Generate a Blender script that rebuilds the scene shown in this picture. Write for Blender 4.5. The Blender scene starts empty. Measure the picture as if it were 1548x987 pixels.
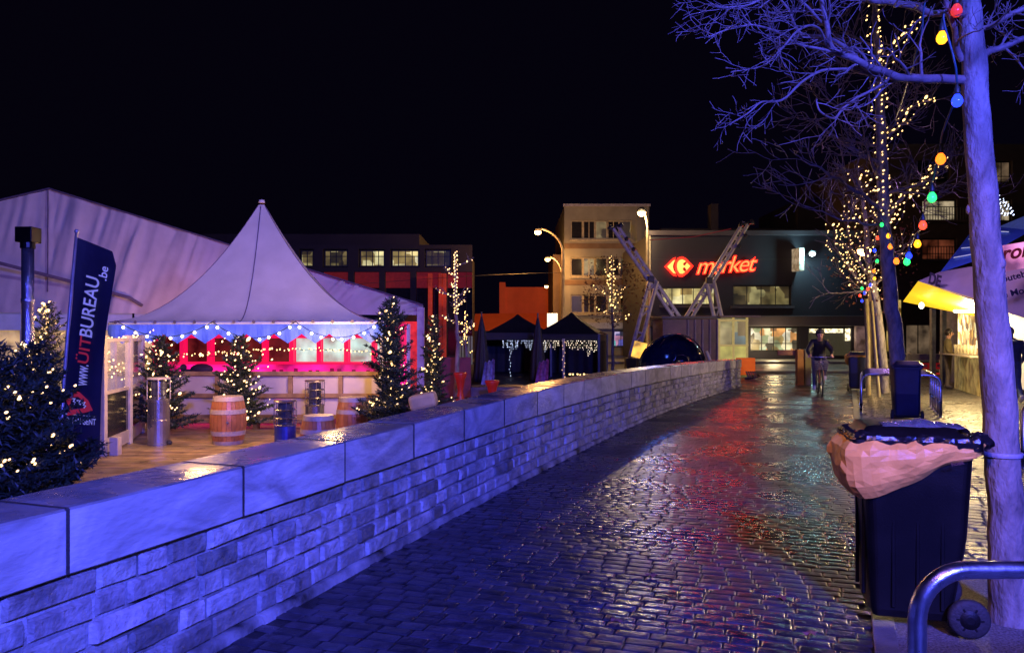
import bpy, bmesh, math, random
from mathutils import Vector, Matrix, noise
random.seed(7)
R = math.radians
scn = bpy.context.scene
COL = scn.collection
FX = 1150.0
def P(px, py, Y):
    return Vector(((px-774)/FX*Y, Y, 1.6-(py-505)/FX*Y))
def lerp(a, b, t): return a+(b-a)*t
def U(a, b): return random.uniform(a, b)

# ------------------------------------------------------------ materials
MATS = {}
def mat(name, col, rough=.6, metal=0.0, var=.25, scale=6.0, bump=.15, bscale=60.0, emit=None, es=0.0,
        tint=False, rvar=0.0, rscale=2.0, sheen=0, spec=.5, trans=0.0, sample=True, alpha=1.0, estv=0.0, stretch=None, distort=0.0):
    if name in MATS: return MATS[name]
    m = bpy.data.materials.new(name); m.use_nodes = True
    nt = m.node_tree; N = nt.nodes; L = nt.links
    b = N['Principled BSDF']
    tc = N.new('ShaderNodeTexCoord')
    n1 = N.new('ShaderNodeTexNoise'); n1.inputs['Scale'].default_value = scale; n1.inputs['Detail'].default_value = 6
    vec = tc.outputs['Object']
    if stretch:
        mp = N.new('ShaderNodeMapping'); mp.inputs['Scale'].default_value = stretch; L.new(vec, mp.inputs['Vector']); vec = mp.outputs[0]
    n1.inputs['Distortion'].default_value = distort
    L.new(vec, n1.inputs['Vector'])
    r = N.new('ShaderNodeMapRange'); r.inputs['From Min'].default_value = .3; r.inputs['From Max'].default_value = .7
    r.inputs['To Min'].default_value = 1-var; r.inputs['To Max'].default_value = 1+var
    L.new(n1.outputs['Fac'], r.inputs['Value'])
    mx = N.new('ShaderNodeVectorMath'); mx.operation = 'SCALE'; mx.inputs[0].default_value = col
    L.new(r.outputs[0], mx.inputs['Scale'])
    src = mx.outputs[0]
    if tint:
        at = N.new('ShaderNodeAttribute'); at.attribute_name = 'tint'
        mm = N.new('ShaderNodeVectorMath'); mm.operation = 'MULTIPLY'
        L.new(src, mm.inputs[0]); L.new(at.outputs['Color'], mm.inputs[1]); src = mm.outputs[0]
    L.new(src, b.inputs['Base Color'])
    b.inputs['Metallic'].default_value = metal
    b.inputs['Specular IOR Level'].default_value = spec
    if rvar:
        n3 = N.new('ShaderNodeTexNoise'); n3.inputs['Scale'].default_value = rscale; n3.inputs['Detail'].default_value = 4
        L.new(tc.outputs['Object'], n3.inputs['Vector'])
        r3 = N.new('ShaderNodeMapRange'); r3.inputs['From Min'].default_value = .35; r3.inputs['From Max'].default_value = .65
        r3.inputs['To Min'].default_value = max(.04, rough-rvar); r3.inputs['To Max'].default_value = rough+rvar
        L.new(n3.outputs['Fac'], r3.inputs['Value']); L.new(r3.outputs[0], b.inputs['Roughness'])
    else:
        b.inputs['Roughness'].default_value = rough
    if bump:
        n2 = N.new('ShaderNodeTexNoise'); n2.inputs['Scale'].default_value = bscale; n2.inputs['Detail'].default_value = 5
        L.new(vec, n2.inputs['Vector'])
        bp = N.new('ShaderNodeBump'); bp.inputs['Strength'].default_value = bump; bp.inputs['Distance'].default_value = .02
        L.new(n2.outputs['Fac'], bp.inputs['Height']); L.new(bp.outputs[0], b.inputs['Normal'])
    if trans: b.inputs['Transmission Weight'].default_value = trans
    if emit:
        b.inputs['Emission Color'].default_value = (*emit, 1)
        b.inputs['Emission Strength'].default_value = es
        if estv:
            n4 = N.new('ShaderNodeTexNoise'); n4.inputs['Scale'].default_value = estv; n4.inputs['Detail'].default_value = 3
            L.new(tc.outputs['Object'], n4.inputs['Vector'])
            r4 = N.new('ShaderNodeMapRange'); r4.inputs['From Min'].default_value = .35; r4.inputs['From Max'].default_value = .65
            r4.inputs['To Min'].default_value = es*.15; r4.inputs['To Max'].default_value = es*1.6
            L.new(n4.outputs['Fac'], r4.inputs['Value']); L.new(r4.outputs[0], b.inputs['Emission Strength'])
        if not sample: m.cycles.emission_sampling = 'NONE'
    MATS[name] = m
    return m
def goods_mat(name, cols, es, scale=5.0):
    """lit shop interior: irregular coloured cells of stock behind glass"""
    m = bpy.data.materials.new(name); m.use_nodes = True
    nt = m.node_tree; N = nt.nodes; L = nt.links; b = N['Principled BSDF']
    tc = N.new('ShaderNodeTexCoord'); mp = N.new('ShaderNodeMapping'); mp.inputs['Scale'].default_value = (scale, scale, scale*.8)
    L.new(tc.outputs['Object'], mp.inputs['Vector'])
    v = N.new('ShaderNodeTexVoronoi'); v.distance = 'CHEBYCHEV'; v.inputs['Scale'].default_value = 1.0
    L.new(mp.outputs[0], v.inputs['Vector'])
    sp = N.new('ShaderNodeSeparateColor'); L.new(v.outputs['Color'], sp.inputs[0])
    cr = N.new('ShaderNodeValToRGB'); cr.color_ramp.interpolation = 'CONSTANT'
    while len(cr.color_ramp.elements) < len(cols): cr.color_ramp.elements.new(.5)
    for i, c in enumerate(cols):
        cr.color_ramp.elements[i].position = i/len(cols); cr.color_ramp.elements[i].color = (*c, 1)
    L.new(sp.outputs[0], cr.inputs[0])
    b.inputs['Base Color'].default_value = (.05, .05, .05, 1); b.inputs['Roughness'].default_value = .3
    L.new(cr.outputs[0], b.inputs['Emission Color'])
    n4 = N.new('ShaderNodeTexNoise'); n4.inputs['Scale'].default_value = 1.3; L.new(tc.outputs['Object'], n4.inputs['Vector'])
    r4 = N.new('ShaderNodeMapRange'); r4.inputs['From Min'].default_value = .3; r4.inputs['From Max'].default_value = .7
    r4.inputs['To Min'].default_value = es*.3; r4.inputs['To Max'].default_value = es*1.5
    L.new(n4.outputs['Fac'], r4.inputs['Value']); L.new(r4.outputs[0], b.inputs['Emission Strength'])
    return m

# ------------------------------------------------------------ mesh builder
class MB:
    def __init__(s): s.v = []; s.f = []; s.t = []; s.mi = []; s.cur = 0
    def add(s, vs, fs, tint=None):
        o = len(s.v); s.v += [tuple(x) for x in vs]
        for f in fs:
            s.f.append([i+o for i in f]); s.t.append(tint or (1, 1, 1)); s.mi.append(s.cur)
    def quad(s, a, b, c, d, tint=None): s.add([a, b, c, d], [(0, 1, 2, 3)], tint)
    def box(s, c, size, rz=0, tint=None, M=None):
        x, y, z = [q/2 for q in size]
        vs = [Vector((i*x, j*y, k*z)) for i in (-1, 1) for j in (-1, 1) for k in (-1, 1)]
        m = Matrix.Rotation(rz, 3, 'Z') if M is None else M
        s.add([m@q+Vector(c) for q in vs], [(0, 1, 3, 2), (4, 6, 7, 5), (0, 4, 5, 1), (2, 3, 7, 6), (0, 2, 6, 4), (1, 5, 7, 3)], tint)
    def bbox(s, a, b, tint=None):
        a = Vector(a); b = Vector(b); s.box((a+b)/2, [abs(q) for q in (b-a)], tint=tint)
    def tube(s, pts, rad, n=8, cap=True, tint=None):
        pts = [Vector(p) for p in pts]
        if not isinstance(rad, (list, tuple)): rad = [rad]*len(pts)
        vs = []; fs = []; up = None
        for i, p in enumerate(pts):
            d = (pts[min(i+1, len(pts)-1)]-pts[max(i-1, 0)])
            if d.length < 1e-9: d = Vector((0, 0, 1))
            d.normalize()
            if up is None:
                up = Vector((0, 0, 1)) if abs(d.z) < .9 else Vector((1, 0, 0))
            a = d.cross(up)
            if a.length < 1e-4: a = d.cross(Vector((0.3, 1, .2)))
            a.normalize(); b = a.cross(d).normalized(); up = b
            for k in range(n):
                an = 2*math.pi*k/n
                vs.append(p+(a*math.cos(an)+b*math.sin(an))*rad[i])
        for i in range(len(pts)-1):
            for k in range(n):
                fs.append((i*n+k, i*n+(k+1) % n, (i+1)*n+(k+1) % n, (i+1)*n+k))
        if cap and n > 2:
            fs.append(tuple(range(n))); fs.append(tuple((len(pts)-1)*n+k for k in reversed(range(n))))
        s.add(vs, fs, tint)
    def lathe(s, prof, c=(0, 0, 0), n=20, tint=None, axis=None):
        vs = []; fs = []; c = Vector(c)
        M = Matrix.Identity(3) if axis is None else axis
        for r, z in prof:
            for k in range(n):
                a = 2*math.pi*k/n; vs.append(c+M@Vector((r*math.cos(a), r*math.sin(a), z)))
        for i in range(len(prof)-1):
            for k in range(n):
                fs.append((i*n+k, i*n+(k+1) % n, (i+1)*n+(k+1) % n, (i+1)*n+k))
        fs.append(tuple(reversed(range(n)))); fs.append(tuple((len(prof)-1)*n+k for k in range(n)))
        s.add(vs, fs, tint)
    def ball(s, c, r, sx=1, sy=1, sz=1, n=8, m=6, tint=None, M=None):
        prof = [(math.sin(math.pi*i/m), -math.cos(math.pi*i/m)) for i in range(m+1)]
        c = Vector(c); vs = []; fs = []
        for q, z in prof:
            for k in range(n):
                a = 2*math.pi*k/n; w = Vector((q*math.cos(a)*sx*r, q*math.sin(a)*sy*r, z*sz*r))
                vs.append(c+(M@w if M else w))
        for i in range(m):
            for k in range(n):
                fs.append((i*n+k, i*n+(k+1) % n, (i+1)*n+(k+1) % n, (i+1)*n+k))
        s.add(vs, fs, tint)
    def grid(s, fn, nu, nv, tint=None):
        vs = [fn(i/nu, j/nv) for j in range(nv+1) for i in range(nu+1)]
        fs = [(j*(nu+1)+i, j*(nu+1)+i+1, (j+1)*(nu+1)+i+1, (j+1)*(nu+1)+i) for j in range(nv) for i in range(nu)]
        s.add(vs, fs, tint)
    def build(s, name, mats, parent=None, smooth=False, label=None, cat=None, group=None, kind=None, bevel=0, origin=None, solid=0):
        me = bpy.data.meshes.new(name)
        if parent is not None: o0 = WORLD[parent.name]
        elif origin is not None: o0 = Vector(origin)
        else:
            xs = [v[0] for v in s.v]; ys = [v[1] for v in s.v]; zs = [v[2] for v in s.v]
            o0 = Vector(((min(xs)+max(xs))/2, (min(ys)+max(ys))/2, min(zs)))
        me.from_pydata([(v[0]-o0.x, v[1]-o0.y, v[2]-o0.z) for v in s.v], [], s.f)
        if not isinstance(mats, (list, tuple)): mats = [mats]
        for m in mats: me.materials.append(m)
        me.polygons.foreach_set('material_index', s.mi)
        if smooth: me.polygons.foreach_set('use_smooth', [True]*len(me.polygons))
        if any(t != (1, 1, 1) for t in s.t):
            ca = me.color_attributes.new('tint', 'FLOAT_COLOR', 'CORNER')
            data = []
            for t, f in zip(s.t, s.f): data += [t[0], t[1], t[2], 1.0]*len(f)
            ca.data.foreach_set('color', data)
        me.update()
        o = bpy.data.objects.new(name, me); COL.objects.link(o)
        if parent is not None: o.parent = parent; WORLD[o.name] = WORLD[parent.name]
        else: o.location = o0; WORLD[o.name] = o0
        if bevel:
            md = o.modifiers.new('bevel', 'BEVEL'); md.width = bevel; md.segments = 2; md.limit_method = 'ANGLE'; md.angle_limit = R(40)
        if solid:
            md = o.modifiers.new('solid', 'SOLIDIFY'); md.thickness = solid
        if label: o['label'] = label
        if cat: o['category'] = cat
        if group: o['group'] = group
        if kind: o['kind'] = kind
        return o
WORLD = {}
def thing(name, label, cat, loc=(0, 0, 0), group=None):
    o = bpy.data.objects.new(name, None); COL.objects.link(o); o.location = loc; o.empty_display_size = .2
    WORLD[o.name] = Vector(loc); o['label'] = label; o['category'] = cat
    if group: o['group'] = group
    return o
def dup(root, loc, rz=0.0, label=None, scale=1.0, swap=None):
    def cp(o, par):
        c = o.copy(); COL.objects.link(c); WORLD[c.name] = WORLD[o.name]
        if par: c.parent = par
        for ch in list(o.children): cp(ch, c)
        return c
    r = cp(root, None); r.location = loc; r.rotation_euler = (0, 0, rz); r.scale = (scale,)*3
    if label: r['label'] = label
    return r
def text_mesh(body, size, M, mb=None, extrude=.01, shear=0.0, bold=0.0, spacing=1.0):
    cu = bpy.data.curves.new('lettering', 'FONT'); cu.body = body; cu.size = size; cu.extrude = extrude
    cu.shear = shear; cu.offset = bold; cu.space_character = spacing; cu.align_x = 'CENTER'; cu.align_y = 'CENTER'
    ob = bpy.data.objects.new('lettering', cu); COL.objects.link(ob)
    me = bpy.data.meshes.new_from_object(ob)
    vs = [M@v.co for v in me.vertices]; fs = [list(p.vertices) for p in me.polygons]
    bpy.data.objects.remove(ob); bpy.data.curves.remove(cu)
    mb = mb or MB(); mb.add(vs, fs); bpy.data.meshes.remove(me)
    return mb
def frame_M(loc, xdir, ydir):
    x = Vector(xdir).normalized(); y = Vector(ydir).normalized(); z = x.cross(y).normalized(); y = z.cross(x)
    M = Matrix((x, y, z)).transposed().to_4x4(); M.translation = Vector(loc); return M
def light(kind, loc, col, energy, size=.1, name='lamp_light', target=None, spot=None, blend=.5, sizey=None, spec=1.0):
    l = bpy.data.lights.new(name, kind); l.color = col; l.energy = energy
    if kind in ('POINT', 'SPOT'): l.shadow_soft_size = size
    if kind == 'AREA':
        l.size = size
        if sizey: l.shape = 'RECTANGLE'; l.size_y = sizey
    if spot: l.spot_size = R(spot); l.spot_blend = blend
    l.specular_factor = spec
    o = bpy.data.objects.new(name, l); COL.objects.link(o); o.location = loc
    if target is not None:
        o.rotation_euler = (Vector(target)-Vector(loc)).to_track_quat('-Z', 'Y').to_euler()
    return o

# ------------------------------------------------------------ camera and world
cam = bpy.data.cameras.new('camera'); co = bpy.data.objects.new('camera', cam); COL.objects.link(co)
cam.sensor_width = 36; cam.lens = 36*FX/1548; cam.shift_y = 11.5/1548; cam.clip_end = 2000; cam.clip_start = .05
co.location = (0, 0, 1.6); co.rotation_euler = (R(90), 0, 0); scn.camera = co
w = bpy.data.worlds.new('World'); scn.world = w; w.use_nodes = True
bg = w.node_tree.nodes['Background']
sky = w.node_tree.nodes.new('ShaderNodeTexSky'); sky.sky_type = 'NISHITA'; sky.sun_disc = False
sky.sun_elevation = R(-6); sky.sun_rotation = R(200)
mxs = w.node_tree.nodes.new('ShaderNodeMix'); mxs.data_type = 'RGBA'; mxs.blend_type = 'ADD'; mxs.inputs[0].default_value = 1
w.node_tree.links.new(sky.outputs[0], mxs.inputs[6]); mxs.inputs[7].default_value = (.012, .008, .035, 1)
w.node_tree.links.new(mxs.outputs[2], bg.inputs[0]); bg.inputs[1].default_value = .1
scn.view_settings.view_transform = 'Standard'; scn.view_settings.look = 'None'
scn.view_settings.exposure = 0; scn.view_settings.gamma = 1
try:
    scn.cycles.use_light_tree = True
    scn.cycles.max_bounces = 5; scn.cycles.diffuse_bounces = 2; scn.cycles.glossy_bounces = 3
    scn.cycles.sample_clamp_indirect = 3.0; scn.cycles.sample_clamp_direct = 0
    scn.cycles.caustics_reflective = False; scn.cycles.caustics_refractive = False
except Exception: pass

# ------------------------------------------------------------ the stone wall line (foot of its face) and ground
WP = [(-2.86, .3, .90), (-1.54, 3.82, .90), (-.865, 5.71, .90), (-.494, 6.76, .915), (.05, 8.2, .94), (.672, 9.79, .965), (1.75, 12.5, .955),
      (2.9, 15.2, .93), (4.05, 17.6, .905), (5.2, 19.9, .88), (7.1, 23.6, .82)]
SL = [0]
for a, b in zip(WP, WP[1:]): SL.append(SL[-1]+math.hypot(b[0]-a[0], b[1]-a[1]))
def wall_at(s):
    s = max(0, min(SL[-1]-1e-4, s))
    for i in range(len(WP)-1):
        if s <= SL[i+1]:
            t = (s-SL[i])/(SL[i+1]-SL[i]); a = WP[i]; b = WP[i+1]
            def tg(k):
                k0 = max(0, k-1); k1 = min(len(WP)-1, k+1)
                return Vector((WP[k1][0]-WP[k0][0], WP[k1][1]-WP[k0][1], 0)).normalized()
            T = (tg(i)*(1-t)+tg(i+1)*t).normalized()
            return Vector((lerp(a[0], b[0], t), lerp(a[1], b[1], t), 0)), Vector((T.y, -T.x, 0)), lerp(a[2], b[2], t)
def wall_pt(s, out, zf=None, z=None):
    p, n, H = wall_at(s); q = p+n*out
    q.z = z if z is not None else zf*H
    return q
def wall_x(Y):
    for a, b in zip(WP, WP[1:]):
        if a[1] <= Y <= b[1]: return lerp(a[0], b[0], (Y-a[1])/(b[1]-a[1]))
    return WP[-1][0] if Y > 20 else WP[0][0]

m_cap = mat('cap_limestone', (.42, .41, .40), rough=.5, var=.42, scale=1.6, bump=.35, bscale=16, tint=True, rvar=.14, stretch=(1, 1, 2.2), distort=1.8)
m_captop = mat('cap_wet_top', (.20, .19, .18), rough=.26, var=.3, scale=4.0, bump=.2, bscale=18, rvar=.14, tint=True)
m_block = mat('split_stone', (.36, .35, .34), rough=.6, var=.5, scale=6, bump=.8, bscale=28, tint=True, rvar=.12, distort=.8)
m_mortar = mat('mortar', (.24, .235, .23), rough=.8, var=1.0, scale=3.5, bump=.5, bscale=50)
wall = thing('stone_wall', 'long low wall of split stone courses under smooth limestone capping along the cobbled path', 'wall', wall_pt(8, -.2, z=0))
# backing / mortar body
mb = MB(); ns = 90; LT = SL[-1]
for i in range(ns):
    s0 = LT*i/ns; s1 = LT*(i+1)/ns
    a, b = wall_pt(s0, -.022, z=-.05), wall_pt(s1, -.022, z=-.05); c, d = wall_pt(s1, -.022, zf=.70), wall_pt(s0, -.022, zf=.70)
    mb.quad(a, b, c, d)
    e, f = wall_pt(s0, -.37, z=-.5), wall_pt(s1, -.37, z=-.5); g, h = wall_pt(s1, -.37, zf=.7), wall_pt(s0, -.37, zf=.7)
    mb.quad(f, e, h, g)
mb.quad(wall_pt(LT, -.022, z=-.05), wall_pt(LT, -.37, z=-.05), wall_pt(LT, -.37, zf=.7), wall_pt(LT, -.022, zf=.7))
mb.build('mortar_bed', m_mortar, wall)
# blocks
mb = MB(); NC = 5
for c in range(NC):
    z0 = .045+.64*c/NC; z1 = .045+.64*(c+1)/NC; s = -U(0, .3)
    while s < LT:
        L_ = random.choice([.17, .22, .26, .30, .35, .42]); s1 = min(s+L_, LT)
        if s1-s < .08: break
        wv = lambda ss: .012*noise.noise(Vector((ss*1.3, c*1.0, 0)))
        g = .0095
        dz = .006
        q = random.random(); t = U(.7, 1.12)
        if q < .12: t = U(.4, .6)
        tint = (t*U(.96, 1.05), t, t*U(.93, 1.04))
        dp = U(-.004, .010)
        nu, nv = 5, 4; vs = []
        js = [U(-.004, .004) for _ in range(4)]
        for j in range(nv+1):
            for i in range(nu+1):
                u = i/nu; v = j/nv
                ss = lerp(s+g, s1-g, u)+(js[0] if i == 0 else js[1] if i == nu else 0)
                edge = min(u*(s1-s), (1-u)*(s1-s), v*.12, (1-v)*.12)
                zz = lerp(z0, z1, v); zr = wv(ss)
                out = -.020 if (i in (0, nu) or j in (0, nv)) else dp+.008*noise.noise(Vector((ss*9, zz*16, c)))
                if i in (1, nu-1) and False: out -= .004
                # push inner ring close to the edge
                if i == 1: ss = s+g+.013
                if i == nu-1: ss = s1-g-.013
                pz = zz
                if j == 0: pz = z0+.010
                if j == nv: pz = z1-.010
                if j == 1: pz = z0+.022
                if j == nv-1: pz = z1-.022
                p = wall_pt(ss, out, zf=1); H = p.z
                p.z = (pz+zr)*H + U(-.0015, .0015)
                vs.append(p)
        fs = [(j*(nu+1)+i, j*(nu+1)+i+1, (j+1)*(nu+1)+i+1, (j+1)*(nu+1)+i) for j in range(nv) for i in range(nu)]
        mb.add(vs, fs, tint)
        s = s1
# end face blocks
for c in range(NC):
    for k in range(2):
        o0 = -.37+.185*k+.01; o1 = o0+.165
        t = U(.7, 1.05); H = WP[-1][2]
        p, n, _ = wall_at(LT); T = Vector((-n.y, n.x, 0))
        a = p+n*o0+T*.02; b = p+n*o1+T*.02
        z0 = (.045+.64*c/NC)*H+.006; z1 = (.045+.64*(c+1)/NC)*H-.006
        vs = [Vector((q.x, q.y, z)) for z in (z0, z1) for q in (a, b)]
        bk = [v-T*.04 for v in vs]
        mb.add(vs+bk, [(0, 1, 3, 2), (0, 4, 5, 1), (2, 3, 7, 6), (0, 2, 6, 4), (1, 5, 7, 3)], (t, t, t))
mb.build('masonry', m_block, wall)
mb = MB(); nf = 140
def foot(i, j):
    s_ = LT*i/nf; o_ = [-.03, .012, .022, .03][j]+.006*noise.noise(Vector((s_*6, j, 0)))
    return wall_pt(s_, o_, z=[.045, .042, .03, -.02][j]*(1+.2*noise.noise(Vector((s_*4, j, 3))))*(1 if j < 3 else 1))
mb.grid(lambda u, v: foot(round(u*nf), round(v*3)), nf, 3)
mb.build('footing', m_mortar, wall, smooth=True)
# cap stones
mb = MB(); s = -.1; JS = []
k = 0
sj = {296: 3.76}
while s < LT:
    L_ = 1.02+U(-.03, .05) if s < 9.5 else U(.85, 1.1)
    s1 = min(LT+.01, s+L_)
    if LT-s1 < .3: s1 = LT+.01
    t = U(.86, 1.1); tint = (t, t*U(.97, 1.02), t*U(.94, 1.03))
    zo = U(-.003, .003); oo = U(-.003, .004)
    n = 6
    ring = []
    for i in range(n+1):
        ss = lerp(s+.007, s1-.007, i/n)
        e = .006 if i in (0, n) else 0
        prof = [(.022-e+oo, .697), (.030-e+oo, .704), (.030-e+oo, .990), (.022-e+oo, 1.0), (-.388, 1.0), (-.396, .99), (-.396, .697)]
        row = []
        for out, zf in prof:
            q = wall_pt(min(ss, LT-.001), out, zf=zf)
            if ss > LT: q += Vector((-wall_at(LT)[1].y, wall_at(LT)[1].x, 0))*(ss-LT)
            q.z += zo - (e*.4 if zf > .95 else 0); row.append(q)
        ring.append(row)
    m = len(ring[0]); vs = [v for r_ in ring for v in r_]
    for j in range(m):
        j2 = (j+1) % m
        mb.cur = 1 if j in (2, 3, 4) else 0
        mb.add([], [])
        fs = [(i*m+j, (i+1)*m+j, (i+1)*m+j2, i*m+j2) for i in range(n)]
        o_ = len(mb.v); mb.v += [tuple(vs[i]) for f in fs for i in f]
        for q in range(len(fs)):
            mb.f.append([o_+4*q, o_+4*q+1, o_+4*q+2, o_+4*q+3]); mb.t.append(tint); mb.mi.append(mb.cur)
    mb.cur = 0
    mb.add(ring[0], [tuple(range(m))], tint); mb.add(ring[-1], [tuple(reversed(range(m)))], tint)
    s = s1; k += 1; JS.append(s1)
mb.build('capping', [m_cap, m_captop], wall)
m_seal = mat('joint_sealant', (.035, .033, .035), rough=.8, var=.4, bump=.3)
mb = MB()
for s in JS[:-1]:
    w_ = .0085
    for (o0, z0), (o1, z1) in (((.026, .700), (.026, .992)), ((.026, .992), (.018, .9985)), ((.018, .9985), (-.39, .9985))):
        mb.add([wall_pt(s-w_, o0, zf=z0), wall_pt(s+w_, o0, zf=z0), wall_pt(s+w_, o1, zf=z1), wall_pt(s-w_, o1, zf=z1)], [(0, 1, 2, 3)])
mb.build('joint_sealant', m_seal, wall)

# path cobbles: real stones
m_cob = mat('cobble', (.038, .035, .044), rough=.27, var=.5, scale=9, bump=.42, bscale=17, tint=True, rvar=.12, rscale=1.1)
m_joint = mat('joint_grit', (.022, .02, .02), rough=.5, var=.4, scale=20, bump=.5, bscale=80, rvar=.2)
m_pave = mat('pavement_base', (.06, .058, .055), rough=.5, var=.3, scale=4, bump=.4, bscale=40, rvar=.2, rscale=1.0)
th = R(19); ud = Vector((math.cos(th), -math.sin(th), 0)); vd = Vector((math.sin(th), math.cos(th), 0))
def kerb_x(Y): return 1.92+.44*(Y-4.04)
def in_path(p):
    return 1.8 < p.y < 31 and (p.x > wall_x(p.y)+.05 if p.y < 23.6 else p.x > 4+(p.y-23.6)*.4) and p.x < kerb_x(p.y)
def stones(mb, inside, cw, cd, vr, ur, dome=.012, tilt=.016, tmul=1.0, zoff=0.0, hv=.0022):
    v = vr[0]; row = 0
    while v < vr[1]:
        u = ur[0]+(row % 2)*cw*.5+U(-.02, .02); wob = .02*math.sin(row*.7)
        while u < ur[1]:
            L_ = cw*U(.86, 1.16); c = ud*(u+L_/2)+vd*(v+cd/2)+vd*.02*noise.noise(Vector((u*.7, v*.7, 3)))
            if inside(c):
                tx = random.gauss(0, tilt); ty = random.gauss(0, tilt*1.3); h0 = U(-hv, hv)+zoff+.004*noise.noise(Vector((c.x*.9, c.y*.9, 0)))
                t = U(.6, 1.35)*tmul; tint = (t*U(.92, 1.1), t, t*U(.92, 1.08))
                a = [-.5, -.465, -.41, .41, .465, .5]; b = [-.5, -.45, -.37, .37, .45, .5]
                vs = []
                for bj, vv in enumerate(b):
                    for ai, uu in enumerate(a):
                        x = uu*(L_-.008); y = vv*(cd-.0065)
                        e = (ai in (1, 4))+(bj in (1, 4))
                        z = h0-(dome*1.2 if (ai in (0, 5) or bj in (0, 5)) else dome*.16*e)+x*tx+y*ty
                        q = c+ud*x+vd*y; q.z = z; vs.append(q)
                mb.add(vs, [(j*6+i, j*6+i+1, (j+1)*6+i+1, (j+1)*6+i) for j in range(5) for i in range(5)], tint)
            u += L_
        v += cd*U(.95, 1.05); row += 1
mb = MB(); stones(mb, in_path, .166, .094, (1, 34), (-9, 10), dome=.005, tilt=.010, hv=.0014)
mb.build('cobbled_path', m_cob, kind='structure', smooth=True)
# paved square on the right of the kerb line: flatter clinkers
def in_side(p): return 1.8 < p.y < 27 and p.x > kerb_x(p.y)+.13 and p.x < min(2.2+.98*p.y, 26)
m_clink = mat('clinker', (.085, .08, .076), rough=.36, var=.3, scale=9, bump=.3, bscale=60, tint=True, rvar=.12, rscale=1.0)
mb = MB(); stones(mb, lambda p: in_side(p) and p.y > 5.2, .26, .125, (1, 36), (-4, 26), dome=.007, tilt=.008, hv=.001)
mb.build('side_pavement', m_clink, kind='structure', smooth=True)
m_kerb = mat('kerb_stone', (.10, .10, .098), rough=.4, var=.3, scale=6, bump=.4, bscale=50, tint=True)
mb = MB(); Y = 1.8
while Y < 27:
    Y1 = Y+.98; t = U(.8, 1.2)
    a = Vector((kerb_x(Y+.01), Y+.01, .004)); b = Vector((kerb_x(Y1), Y1, .004))
    mb.box((a+b)/2+Vector((.06, 0, -.02)), (.115, (b-a).length, .05), -math.atan2(b.x-a.x, b.y-a.y), (t, t, t)); Y = Y1+.01
mb.build('kerb', m_kerb, kind='structure', bevel=.006)
m_concrete = mat('rough_concrete', (.15, .145, .14), rough=.6, var=.75, scale=70, bump=.9, bscale=140)
mb = MB()
def cg(u, v):
    Y = lerp(1.5, 5.25, v); X = lerp(kerb_x(Y)+.12, 7.5, u); return Vector((X, Y, -.003+.002*noise.noise(Vector((X*3, Y*3, 0)))))
mb.grid(cg, 40, 30); mb.build('concrete_apron', m_concrete, kind='structure', smooth=True)
# base ground: right of the wall, left lower square, ramp, far street
mb = MB()
for i in range(len(WP)-1):
    a, b = WP[i], WP[i+1]
    mb.quad((a[0]-.2, a[1], -.010), (90, a[1], -.010), (90, b[1], -.010), (b[0]-.2, b[1], -.010))
mb.quad((-2.86, -30, -.010), (90, -30, -.010), (90, .3, -.010), (-3.06, .3, -.010))
mb.quad((6.9, 23.6, -.010), (90, 23.6, -.010), (90, 31, -.010), (6.9, 31, -.010))
mb.quad((-400, 31, -.010), (400, 31, -.010), (400, 900, -.010), (-400, 900, -.010))
mb.build('ground', m_joint, kind='structure')
mb = MB()
for i in range(len(WP)-1):
    a, b = WP[i], WP[i+1]
    mb.quad((-90, a[1], -.42), (a[0]-.2, a[1], -.42), (b[0]-.2, b[1], -.42), (-90, b[1], -.42))
mb.quad((-90, -30, -.42), (-3.06, -30, -.42), (-3.06, .3, -.42), (-90, .3, -.42))
mb.add([(-90, 23.6, -.42), (4, 23.6, -.42), (6.9, 23.6, -.010), (6.9, 31, -.010), (-90, 31, -.010)], [(0, 1, 3, 4), (1, 2, 3)])
mb.build('square_ground', m_pave, kind='structure')
# road in front of the supermarket, pale pavement strip
m_asph = mat('asphalt', (.05, .05, .05), rough=.42, var=.2, scale=3, bump=.4, bscale=90, rvar=.12)
mb = MB(); mb.quad((-60, 33, -.005), (60, 33, -.005), (60, 41, -.005), (-60, 41, -.005)); mb.build('road', m_asph, kind='structure')
mb = MB(); mb.bbox((-60, 41.1, -.015), (60, 45.9, .11)); mb.bbox((4.5, 31.2, -.015), (60, 32.8, .09)); mb.build('pavement', mat('pale_paving', (.16, .155, .15), rough=.45, var=.2, scale=5, bump=.2, bscale=30), kind='structure', bevel=.02)
# ============================================================ wheelie bins
m_binp = mat('bin_plastic', (.0022, .0020, .0022), rough=.42, spec=.3, var=.2, scale=8, bump=.08, bscale=120, rvar=.1)
m_bluebin = mat('blue_bin_plastic', (.006, .010, .045), rough=.4, var=.2, scale=8, bump=.08, bscale=120, rvar=.1)
m_rubber = mat('rubber', (.02, .02, .02), rough=.7, var=.3, bump=.3)
m_bag = mat('brown_paper', (.85, .44, .085), rough=.5, var=.15, scale=7, bump=.25, bscale=20)
m_blackbag = mat('black_sack', (.008, .008, .01), rough=.16, var=.2, bump=.5, bscale=22)
m_ink = mat('brown_ink', (.12, .05, .03), rough=.7, bump=0)
m_white = mat('white_print', (.7, .7, .72), rough=.6, bump=0)
def rrect(hx, hy, r, n=5):
    out = []
    for cx, cy, a0 in ((hx-r, hy-r, 0), (-hx+r, hy-r, 90), (-hx+r, -hy+r, 180), (hx-r, -hy+r, 270)):
        for k in range(n+1):
            a = R(a0+90*k/n); out.append((cx+r*math.cos(a), cy+r*math.sin(a)))
    return out
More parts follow.
